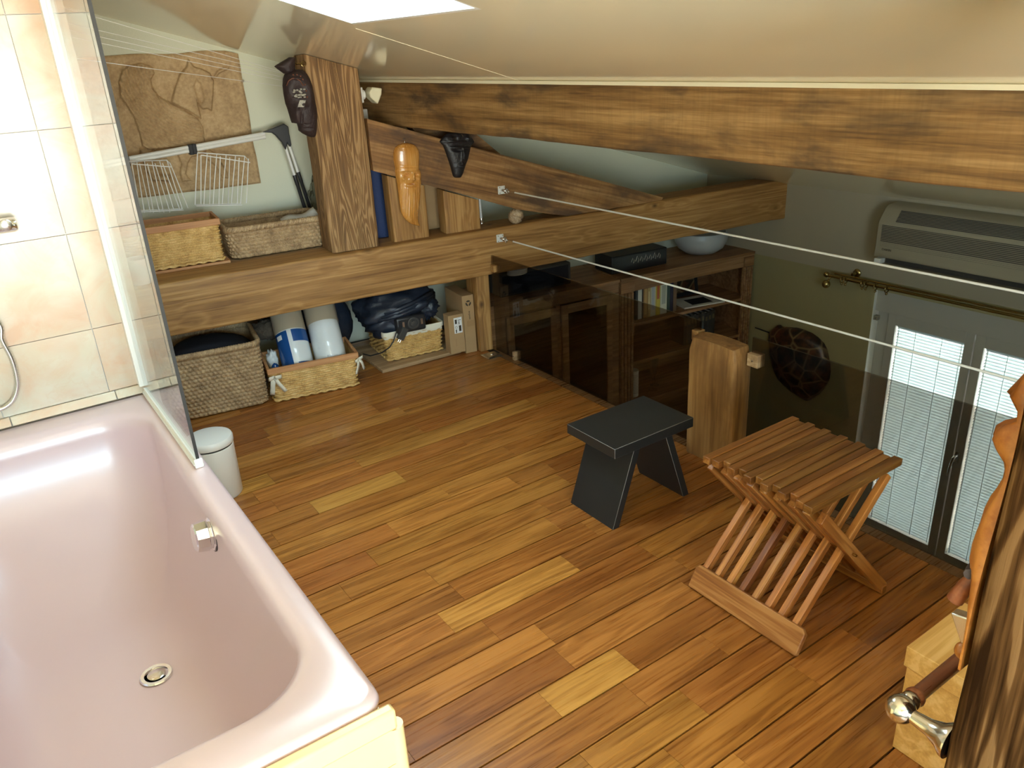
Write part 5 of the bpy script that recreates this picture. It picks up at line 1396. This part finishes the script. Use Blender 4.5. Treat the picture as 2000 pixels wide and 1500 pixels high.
# lamp on the king post side
lp = tag(empty('wall_spot', tw(lxX(1.690), 0.13, 1.405)), 'small cream spotlight fixed to the side of the king post', 'lamp')
mb = MB(); mb.box(-0.012, 0.012, -0.035, 0.035, -0.035, 0.035); mb.build('mount', 'plasticwhite', lp, bev=0.003)
mb = MB(); mb.tube([(0.010, 0, 0.0), (0.030, 0, 0.0)], 0.022, 16); mb.build('neck', 'plasticwhite', lp, smooth=50)
hd = [tl(pv(x, y, 0.13)) for x, y in ((716, 180), (722, 170), (741, 172), (740, 184), (733, 203), (718, 189))]
lo = tl(Vector(lp.location))
mb = MB(); mb.prism([(p[0]-lo[0], p[2]-lo[2]) for p in hd], -0.042, 0.042, 'Y', Matrix.Rotation(ANG, 4, 'Z')); mb.build('shade', 'lampshade', lp, bev=0.006)
q = [pt(x, y, 0.20) for x, y in ((712, 226), (735, 226), (735, 243), (712, 240))]
mb = MB(); mb.box(q[0][0]-0.05, q[1][0]+0.01, 0.36, 0.42, 0.686, q[0][2]+0.02); o = mb.build('white_carton', 'plasticwhite', bev=0.004); o.location = (TX, TY, 0); o.rotation_euler = (0, 0, ANG)
tag(o, 'white carton peeking up behind the sloping rafter beside the king post', 'carton')
# blue foam roll behind, cardboard sheet, white pole
mt = tag(empty('foam_roll', tw(lxX(1.775)+0.0, 0.290, 0.686)), 'rolled blue foam mat standing behind the truss beside the king post', 'mat')
mb = MB(); mb.lathe([(0.066, 0.0), (0.066, 0.46)], 28); mb.build('rolled_foam', 'bluemat', mt, smooth=50)
sp = [(0.004+0.0009*k)*1.0 for k in range(60)]
mb = MB(); mb.tube([(sp[k]*math.cos(k*0.35), sp[k]*math.sin(k*0.35), 0.461) for k in range(60)], 0.0015, 4); mb.build('spiral_edge', 'navy', mt)
mb = MB(); mb.box(-0.12, 0.12, 0, 0.05, 0.0, 0.40); o = mb.build('cardboard_sheet', 'cardboard', bev=0.002); o.location = tw(lxX(2.02), 0.24, 0.686); o.rotation_euler = (0, 0, ANG); tag(o, 'flat brown carton standing behind the upright struts', 'carton')
pf = pv(941, 444, 0.17)
pole = tag(empty('white_pole', (pf.x, pf.y, 0.690)), 'thin white pole with chrome foot standing beside the pine strut', 'pole')
pu_ = pv(936, 384, 0.17)-pf
mb = MB(); mb.tube([(0, 0, 0.022), Vector((0, 0, 0.022))+pu_*2.2], 0.0075, 12); mb.build('shaft', 'plasticwhite', pole, smooth=60)
mb = MB(); mb.tube([(0, 0, 0.030), (0, 0, 0.012), (0, 0, 0.010), (0, 0, 0.0)], [0.0095, 0.0095, 0.012, 0.013], 12); mb.build('pole_foot', 'steel', pole, smooth=60)
# seashell on the tie beam
shp = pv(1008, 427, -0.02+0.06)
sh = tag(empty('seashell', (shp.x, shp.y, 0.690)), 'round ribbed cowrie-like seashell resting on the tie beam', 'seashell')
mb = MB(); n_ = 36
def shf(i, j):
    th = 2*math.pi*i/n_; ph = math.pi*j/24
    x, y, z = math.sin(ph)*math.cos(th), -math.cos(ph), math.sin(ph)*math.sin(th)
    rr = 1+0.09*math.sin(9*th+14*ph)*math.sin(ph)
    sl = math.exp(-((z*0.8+x*0.55)/0.10)**2)*max(0.0, -y)**1.0
    rr -= 0.50*sl
    return (0.043*x*rr, 0.036*y*rr, 0.039+0.039*z*rr)
mb.grid(shf, n_, 25, cu=True); mb.build('shell_body', 'seashell', sh, smooth=180)

# ================================================================== lower room: bookcase along the gable wall
BOFF = 0.45                                           # bookcase front, measured out from the gable wall
def bw(X): return (X-GX)/CA
bkx, bky = gl(0, -BOFF, 0).x, gl(0, -BOFF, 0).y
def bl(X): return (X-bkx)/CA                          # world X -> local x on the front plane
BB = LOWZ
def bookunit(label):
    return tag(empty('bookcase', (bkx, bky, BB), ANG), label, 'bookcase', 'bookcase units of the lower room')
ZB = -BB
def bpart(root, nm, x0, x1, y0, y1, z0, z1, mat='bookwood', bev=0.002):
    mb = MB(); mb.box(x0, x1, y0, y1, z0+ZB, z1+ZB); return mb.build(nm, mat, root, bev=bev)
DEP = BOFF-0.012
# cabinet with glass doors
ca = bookunit('brown bookcase unit with two dark glass doors beyond the railing')
xa, xb = bl(2.345), bl(3.285)
TOPZ = 0.190
bpart(ca, 'top_board', xa, xb, -0.012, DEP, TOPZ-0.022, TOPZ)
bpart(ca, 'frieze', xa, xb, 0.0, 0.02, TOPZ-0.085, TOPZ-0.022)
bpart(ca, 'side_panel', xa, xa+0.02, 0.02, DEP, BB, TOPZ-0.022); bpart(ca, 'side_panel', xb-0.02, xb, 0.02, DEP, BB, TOPZ-0.022)
bpart(ca, 'back_panel', xa+0.02, xb-0.02, DEP-0.012, DEP, BB, TOPZ-0.022)
for z in (-0.17, -0.42, -0.70, -1.0, -1.35): bpart(ca, 'shelf', xa+0.02, xb-0.02, 0.04, DEP-0.012, z, z+0.018)
bpart(ca, 'stile', xa, bl(2.475), 0.0, 0.02, BB, TOPZ-0.085); bpart(ca, 'stile', bl(2.818), bl(2.852), 0.0, 0.02, BB, TOPZ-0.085); bpart(ca, 'stile', bl(3.225), xb, 0.0, 0.02, BB, TOPZ-0.085)
def gdoor(x0, x1, z0, z1):
    d = bpart(ca, 'door', x0, x0+0.045, -0.018, 0.0, z0, z1)
    for b in ((x1-0.040, x1, z0, z1), (x0+0.045, x1-0.040, z1-0.055, z1), (x0+0.045, x1-0.040, z0, z0+0.055)):
        mb = MB(); mb.box(b[0], b[1], -0.018, 0.0, b[2]+ZB, b[3]+ZB); mb.build('door_rail', 'bookwood', d, bev=0.002)
    mb = MB(); mb.box(x0+0.045, x1-0.040, -0.011, -0.007, z0+0.055+ZB, z1-0.055+ZB); mb.build('door_pane', 'cabglass', d)
    return d
gdoor(bl(2.478), bl(2.816), -0.70, TOPZ-0.090)
d2 = gdoor(bl(2.854), bl(3.223), -0.70, TOPZ-0.090)
for (x0, x1) in ((bl(2.478), bl(2.816)), (bl(2.854), bl(3.223))): bpart(ca, 'lower_door', x0, x1, -0.018, 0.0, BB+0.08, -0.71)
mb = MB()
for k in range(46): mb.box(bl(3.165), bl(3.180), 0.030, 0.034, -0.62+k*0.0135+ZB, -0.612+k*0.0135+ZB)
mb.build('shelf_rack_strip', 'steel', ca)
# open unit with shelves
cb = bookunit('brown open bookcase unit with shelves of books, ending at the window wall')
xc, xd = bl(3.290), bl(4.400)
bpart(cb, 'top_board', xc, xd, -0.016, DEP, TOPZ-0.018, TOPZ)
bpart(cb, 'cornice', xc, xd, -0.008, 0.0, TOPZ-0.030, TOPZ-0.018)
bpart(cb, 'frieze', bl(3.405), bl(4.315), 0.0, 0.02, 0.088, TOPZ-0.018)
bpart(cb, 'side_panel', xc, xc+0.02, 0.02, DEP, BB, TOPZ-0.018); bpart(cb, 'side_panel', xd-0.02, xd, 0.02, DEP, BB, TOPZ-0.018)
bpart(cb, 'back_panel', xc+0.02, xd-0.02, DEP-0.012, DEP, BB, TOPZ-0.018)
for z in (-0.155, -0.424, -0.72, -1.05, -1.40): bpart(cb, 'shelf', xc+0.02, xd-0.02, 0.006, DEP-0.012, z, z+0.020)
def pilaster(x0, x1):
    p = bpart(cb, 'pilaster', x0, x1, 0.004, 0.02, BB, TOPZ-0.018)
    w = x1-x0; n = 4
    for k in range(n):
        a = x0+w*(k+0.12)/n; b = x0+w*(k+0.78)/n
        mb = MB(); mb.box(a, b, -0.010, 0.004, BB+0.05+ZB, 0.085+ZB); mb.build('reed', 'bookwood', p, bev=0.003)
    mb = MB(); mb.box(x0, x1, -0.010, 0.004, 0.090+ZB, TOPZ-0.031+ZB); mb.build('capital', 'bookwood', p, bev=0.002)
pilaster(xc+0.005, bl(3.400)); pilaster(bl(4.318), xd)
def bput(x, y, z): return gl(0, -BOFF, 0)+Vector((x*CA-y*SA, x*SA+y*CA, z))
# upright books
def book(label, x, w, h, d, col, z, group, tilt=0.0, band=None, lean=0.0):
    k = tuple(round(c, 3) for c in col)
    if ('bk', k) not in M: M[('bk', k)] = plain('book_cover', col, rough=0.45)
    p = bput(x, 0.055, z)
    root = tag(empty('book', p, ANG), label, 'book', group)
    mb = MB(); mb.box(0, w, 0, 0.004, 0, h); mb.box(0, 0.002, 0.004, d, 0, h); mb.box(w-0.002, w, 0.004, d, 0, h); mb.build('cover', M[('bk', k)], root, bev=0.001)
    mb = MB(); mb.box(0.0022, w-0.0022, 0.0042, d-0.004, 0.003, h-0.003); mb.build('pages', 'paper', root)
    if band:
        kb = tuple(round(c, 3) for c in band[2])
        if ('bk', kb) not in M: M[('bk', kb)] = plain('book_print', band[2], rough=0.5)
        mb = MB(); mb.box(w*0.22, w*0.78, -0.0008, 0.0, h*band[0], h*band[1]); mb.build('spine_print', M[('bk', kb)], root)
    return root
xs_ = bl(3.452); Zs = -0.1345
for lab, w, h, col, band in (('dark grey book at the end of the row on the bookcase shelf', .022, .215, (.035, .045, .05), None), ('white book between dark grey and black books on the bookcase shelf', .032, .218, (.62, .66, .66), None),
                       ('slim black book next to a white one on the bookcase shelf', .012, .222, (.02, .015, .015), None), ('tan brown book in the upright row on the bookcase shelf', .034, .222, (.40, .22, .08), (.1, .9, (.52, .34, .12))),
                       ('ochre book with pale print on the bookcase shelf', .022, .222, (.50, .36, .14), (.25, .8, (.68, .58, .34))), ('pale cream book with blue lettering on the bookcase shelf', .046, .225, (.66, .66, .52), (.2, .9, (.45, .52, .60))),
                       ('yellow book with red lettering on the bookcase shelf', .036, .225, (.60, .50, .06), (.5, .97, (.45, .09, .03))), ('tall white book with handwriting-like lettering on the bookcase shelf', .056, .232, (.68, .72, .66), (.3, .85, (.40, .46, .46))),
                       ('dark green book in the upright row on the bookcase shelf', .026, .230, (.025, .06, .055), None), ('navy book beside a dark green one on the bookcase shelf', .026, .215, (.015, .012, .05), None),
                       ('brown paperback at the far end of the upright row on the bookcase shelf', .030, .230, (.20, .12, .08), None)):
    book(lab, xs_, w-0.0012, h, 0.15, col, Zs, 'upright books on the bookcase shelf', band=band); xs_ += w
# magazines and a leaning picture beside them
mg = tag(empty('magazine', bput(bl(3.95), 0.03, Zs), ANG+R(-8)), 'pale magazine with dark cover photo lying flat beside the upright books', 'magazine')
mb = MB(); mb.box(-0.10, 0.22, 0.0, 0.20, 0, 0.010); mb.build('pages', 'paper', mg)
mb = MB(); mb.box(-0.02, 0.14, 0.03, 0.15, 0.010, 0.0108); mb.build('cover_photo', 'darkcloth', mg)
pic = tag(empty('picture', bput(bl(4.00), 0.27, Zs+0.003), ANG), 'dark framed picture leaning at the back of the bookcase shelf', 'picture')
mb = MB(); mb.box(-0.20, 0.16, 0.0, 0.012, 0.0, 0.22, Matrix.Rotation(R(-10), 4, 'X')); mb.build('frame', 'darkcloth', pic)
mb = MB(); mb.box(-0.17, 0.13, -0.001, 0.0, 0.03, 0.19, Matrix.Rotation(R(-10), 4, 'X')); mb.build('print', 'tortoise', pic)
for k in range(9):
    book('dark bound volume in the row on the second bookcase shelf', bl(3.86)+k*0.0305, 0.029, 0.20+0.006*((k*7) % 3), 0.15, (.020, .016, .014), -0.4035, 'dark volumes on the second bookcase shelf', band=(.7, .85, (.12, .09, .04)))
# glassware on the lower shelf
ZG = -0.6995
for k, (X, y, lab) in enumerate(((3.64, 0.10, 'tall champagne flute on the lower bookcase shelf'), (3.70, 0.16, 'second champagne flute standing behind the first on the lower bookcase shelf'))):
    g = tag(empty('champagne_flute', bput(bl(X), y, ZG), ANG), lab, 'glass', 'champagne flutes on the lower bookcase shelf')
    mb = MB(); mb.lathe([(0.032, 0.0), (0.030, 0.003), (0.004, 0.006), (0.0035, 0.07), (0.012, 0.085), (0.022, 0.13), (0.024, 0.20), (0.022, 0.235)], 24, cap1=False); mb.build('glass_body', 'clearbag', g, smooth=60)
mg2 = tag(empty('printed_mug', bput(bl(3.47), 0.10, ZG), ANG), 'white patterned mug beside the flutes on the lower bookcase shelf', 'mug')
mb = MB(); mb.lathe([(0.036, 0.0), (0.038, 0.003), (0.038, 0.19), (0.035, 0.19), (0.035, 0.01), (0.0001, 0.01)], 28, cap1=False); mb.build('mug_body', 'plasticwhite', mg2, smooth=40)
for k in range(12):
    mb = MB(); mb.tube([(0.0385*math.cos(2*math.pi*t/28), 0.0385*math.sin(2*math.pi*t/28), 0.03+k*0.012) for t in range(28)], 0.0012, 4, closed=True); mb.build('printed_line', 'acdark', mg2)
# items on top of the bookcase
def onTop(X, y): return bput(bl(X), y, TOPZ+0.0005)
bo = tag(empty('ceramic_bowl', onTop(4.10, 0.20)), 'wide grey-white ceramic bowl on top of the bookcase', 'bowl')
mb = MB(); mb.lathe([(0.07, 0.0), (0.11, 0.008), (0.155, 0.04), (0.178, 0.085), (0.182, 0.12), (0.172, 0.15), (0.165, 0.148), (0.173, 0.12), (0.165, 0.085), (0.14, 0.045), (0.09, 0.016), (0.0001, 0.012)], 44, cap1=False); mb.build('bowl_body', 'tealight', bo, smooth=60)
bx = tag(empty('dark_case', onTop(3.30, 0.10), ANG), 'long black case with silver flourish on top of the bookcase', 'case')
mb = MB(); mb.box(0, 0.44, 0, 0.20, 0, 0.115); mb.build('case_body', 'blackplastic', bx, bev=0.008)
for k in range(7):
    x0 = 0.15+0.035*k; mb = MB(); mb.tube([(x0, -0.001, 0.06), (x0+0.012, -0.001, 0.085+0.008*(k % 2)), (x0+0.024, -0.001, 0.07), (x0+0.018, -0.001, 0.05)], 0.0018, 5); mb.build('flourish', 'steel', bx)
tvb = tag(empty('flat_speaker', onTop(2.50, 0.10), ANG), 'dark flat loudspeaker box lying on the bookcase behind the glass panel', 'speaker')
mb = MB(); mb.box(0, 0.50, 0, 0.22, 0, 0.14); mb.build('speaker_body', 'acdark', tvb, bev=0.008)
mb = MB(); mb.box(0.02, 0.48, -0.003, 0.0, 0.015, 0.125); mb.build('speaker_cloth', 'darkcloth', tvb)
mb = MB(); mb.box(0.12, 0.42, -0.20, -0.01, 0, 0.004)
rl = tag(empty('cable_coil', tw(lxX(2.52), 0.52, 0)), 'white coil of cable resting on the flat loudspeaker', 'cable')
rl.location = (onTop(2.60, 0.06).x, onTop(2.60, 0.06).y, TOPZ+0.141)
for k in range(3):
    mb = MB(); mb.tube([(0.060*math.cos(t)+0.002*k, 0.040*math.sin(t), 0.008+0.011*k) for t in [2*math.pi*q/24 for q in range(24)]], 0.007, 8, closed=True); mb.build('coil_turn', 'plasticwhite', rl, smooth=180)

# ================================================================== window with blinds
win = struct(empty('window_1', (4.54, 0, 0)))
wy0, wy1, wz0, wz1 = WIN
def wp(nm, y0, y1, z0, z1, x0=-0.03, x1=0.04, mat='pvc', parent=win, bev=0.002):
    mb = MB(); mb.box(x0, x1, y0, y1, z0, z1); return mb.build(nm, mat, parent, bev=bev)
wp('shutter_box', wy0, wy1, -0.041, wz1, -0.075, 0.06)
wp('outer_frame', wy1-0.075, wy1, wz0, -0.041); wp('outer_frame', wy0, wy0+0.04, wz0, -0.041)
wp('outer_frame', wy0+0.04, wy1-0.075, wz0, wz0+0.045)
wp('reveal_lining', wy1-0.004, wy1+0.0, wz0, wz1, -0.098, -0.03, 'white')
leaves = ((2.031, 2.553), (1.502, 2.024))
slm = MB(); W_ = 0.022
prof_ = [(-0.5, 0.0), (-0.25, 0.06), (0.0, 0.085), (0.25, 0.06), (0.5, 0.0)]
slm.grid(lambda i, j: (prof_[i][0]*W_*math.cos(R(30)) - prof_[i][1]*W_*math.sin(R(30)), float(j), prof_[i][0]*W_*math.sin(R(30)) + prof_[i][1]*W_*math.cos(R(30))), 5, 2)
slat_me = slm.mesh('blind_slat', 180); slat_me.materials.append(M['slat'])
for li, (a, b) in enumerate(leaves):
    fz0, fz1 = wz0+0.047, -0.046
    lf = wp('leaf', a, a+0.050, fz0, fz1, -0.045, 0.012)
    def lp_(nm, y0, y1, z0, z1, x0=-0.045, x1=0.012, mat='pvc', bev=0.002):
        mb = MB(); mb.box(x0, x1, y0, y1, z0, z1); return mb.build(nm, mat, lf, bev=bev)
    lp_('leaf_stile', b-0.052, b, fz0, fz1); lp_('leaf_rail', a+0.050, b-0.052, fz1-0.072, fz1); lp_('leaf_rail', a+0.050, b-0.052, fz0, fz0+0.055)
    lp_('pane', a+0.050, b-0.052, fz0+0.055, fz1-0.072, 0.002, 0.006, 'winglass', 0)
    y0_, y1_ = a+0.056, b-0.058
    z = fz1-0.088
    lp_('blind_head', y0_, y1_, fz1-0.084, fz1-0.073, -0.030, -0.010, 'slat', 0)
    while z > fz0+0.066:
        s_ = inst('blind_slat', slat_me, (-0.018, y0_, z), (1, y1_-y0_, 1), lf); z -= 0.0193
    for ty in (0.0, 0.30, 0.72, 1.0):
        yy = lerp(y0_+0.012, y1_-0.012, ty); lp_('ladder_cord', yy-0.0016, yy+0.0016, fz0+0.06, fz1-0.084, -0.0315, -0.0300, 'slat', 0)
    if li == 1:
        hy = 2.004
        hd_ = lp_('handle', hy-0.013, hy+0.013, -0.86, -0.79, -0.052, -0.045, 'steel', 0.003)
        mb = MB(); mb.tube([(-0.05, hy, -0.812), (-0.075, hy, -0.812), (-0.083, hy+0.004, -0.822), (-0.086, hy+0.012, -0.87), (-0.084, hy+0.018, -0.945)], [0.008, 0.008, 0.009, 0.008, 0.007], 10); mb.build('handle_lever', 'steel', hd_, smooth=60)
# shutter latch on the reveal
lt = tag(empty('shutter_latch', (4.47, wy1-0.012, px(1702, 617, 4.47).z)), 'small beige latch on the window reveal', 'latch')
mb = MB(); mb.box(-0.018, 0.012, -0.020, 0.007, -0.014, 0.014); mb.build('latch_body', 'acplastic', lt, bev=0.002)
mb = MB(); mb.tube([(-0.018, -0.010, 0.004), (-0.030, -0.012, -0.006)], 0.004, 8); mb.build('latch_hook', 'steel', lt)

# ================================================================== curtain rod, air conditioner, tortoise shell
cz = 0.150; cxr = 4.345
rod = tag(empty('curtain_rod', (cxr, 0, cz)), 'double brass curtain rod with ball finials and rings above the blinds', 'curtain rod')
yl = px(1616, 533, cxr).y
mb = MB(); mb.tube([(0, 0.6, 0), (0, yl, 0)], 0.010, 12); mb.build('rod_tube', 'brass', rod, smooth=60)
mb = MB(); mb.tube([(0.035, 0.6, 0.010), (0.035, yl-0.03, 0.010)], 0.007, 12); mb.build('rod_tube', 'brass', rod, smooth=60)
mb = MB(); mb.sphere((-0.002, yl+0.004, 0.004), 0.018, 12); mb.sphere((-0.016, yl-0.010, -0.052), 0.026, 14); mb.tube([(0, yl-0.03, 0), (-0.012, yl-0.012, -0.04)], 0.006, 8); mb.build('finial', 'brass', rod, smooth=180)
ybr = px(1664, 530, cxr).y
mb = MB(); mb.lathe([(0.026, 0.0), (0.024, 0.006), (0.010, 0.010), (0.008, 0.055)], 18, Matrix.Translation((0.058, ybr, 0.035)) @ Matrix.Rotation(R(-90), 4, 'Y')); mb.build('wall_bracket', 'brass', rod, smooth=60)
for k, xq in enumerate((1645, 1652, 1686, 1693, 1712, 1735)):
    yq = px(xq, 545, cxr).y
    mb = MB(); mb.tube([(0.021*math.cos(t), yq, 0.021*math.sin(t)-0.006) for t in [2*math.pi*q/16 for q in range(16)]], 0.0036, 6, closed=True); mb.sphere((0, yq, -0.034), 0.008, 8); mb.build('curtain_ring', 'brass', rod, smooth=180)

ac = tag(empty('air_conditioner', (4.405, 0, 0)), 'beige wall-mounted air conditioner with fine grille above the curtain rod', 'air conditioner')
ya, yb2 = 1.62, 2.535
prof_ = [(0.0, 0.318), (-0.140, 0.318), (-0.140, 0.356), (-0.180, 0.360), (-0.187, 0.368), (-0.187, 0.395), (-0.185, 0.420), (-0.183, 0.545), (-0.178, 0.565), (-0.13, 0.628), (-0.10, 0.645), (0.0, 0.650)]
mb = MB(); mb.prism(prof_, ya, yb2, 'Y'); mb.build('casing', 'acplastic', ac, bev=0.006)
mb = MB(); mb.box(-0.1845, -0.1825, ya+0.03, yb2-0.028, 0.420, 0.545); gr = mb.build('grille_backing', 'acdark', ac)
gm = MB().box(0, 1, 0, 1, 0, 1).mesh('grille_slat'); gm.materials.append(M['acplastic'])
for k in range(14): inst('grille_slat', gm, (-0.1885, ya+0.03, 0.424+k*0.0088), (0.005, yb2-ya-0.058, 0.0036), ac)
slm_dark = MB().box(0, 1, 0, 1, 0, 1).mesh('top_slot'); slm_dark.materials.append(M['acdark'])
for k in range(9):
    t = (k+0.7)/9.6; x_ = lerp(-0.178, -0.13, t); z_ = lerp(0.565, 0.628, t)
    o = inst('top_slot', slm_dark, (x_-0.0035, ya+0.06, z_+0.0005), (0.004, yb2-ya-0.16, 0.0035), ac)
mb = MB(); mb.box(-0.1425, -0.1395, ya+0.03, yb2-0.050, 0.3185, 0.3555); mb.build('air_outlet', 'acdark', ac)
mb = MB(); mb.box(-0.192, -0.143, ya+0.03, yb2-0.050, 0.318, 0.325); mb.build('flap', 'acplastic', ac)
mb = MB(); mb.box(-0.190, -0.141, yb2-0.046, yb2-0.006, 0.320, 0.352); mb.build('end_cap', 'plasticwhite', ac, bev=0.004)
text(ac, 'DAIKIN', 0.017, (-0.1882, yb2-0.045, 0.4045), (R(90), 0, R(-90)), 'ink')

# tortoise shell on the window wall
tsrows = crop([(120, 250, 290, .25), (150, 215, 330, .4), (165, 190, 560, .6), (200, 150, 680, .8), (250, 120, 800, .92), (320, 108, 900, 1.0), (420, 112, 1000, 1.0), (520, 122, 1050, 1.0), (640, 140, 1078, 1.0), (760, 165, 1100, 1.0), (880, 205, 1105, 1.0), (1000, 270, 1090, .95), (1100, 380, 1040, .85), (1180, 470, 985, .75), (1250, 560, 920, .6), (1300, 640, 840, .45), (1345, 700, 775, .2)], 1490, 620, 8.333)
ts = tag(empty('tortoise_shell', px(1565, 700, 4.44)), 'large dark tortoise shell hung on the wall beside the bookcase', 'tortoise shell')
so = Vector(ts.location)
mb = carving(densify(tsrows, 3.0), lambda x, y: px(x, y, 4.437), Vector((-1, 0, 0)), 0.085, (), nu=25); mb.v = [tuple(Vector(p)-so) for p in mb.v]; mb.build('carapace', 'tortoise', ts, smooth=180)
mb = MB(); a_, b_ = px(1503, 650, 4.42)-so, px(1475, 640, 4.42)-so; mb.tube([a_, b_], 0.005, 8); mb.build('hanging_cord', 'blackplastic', ts)
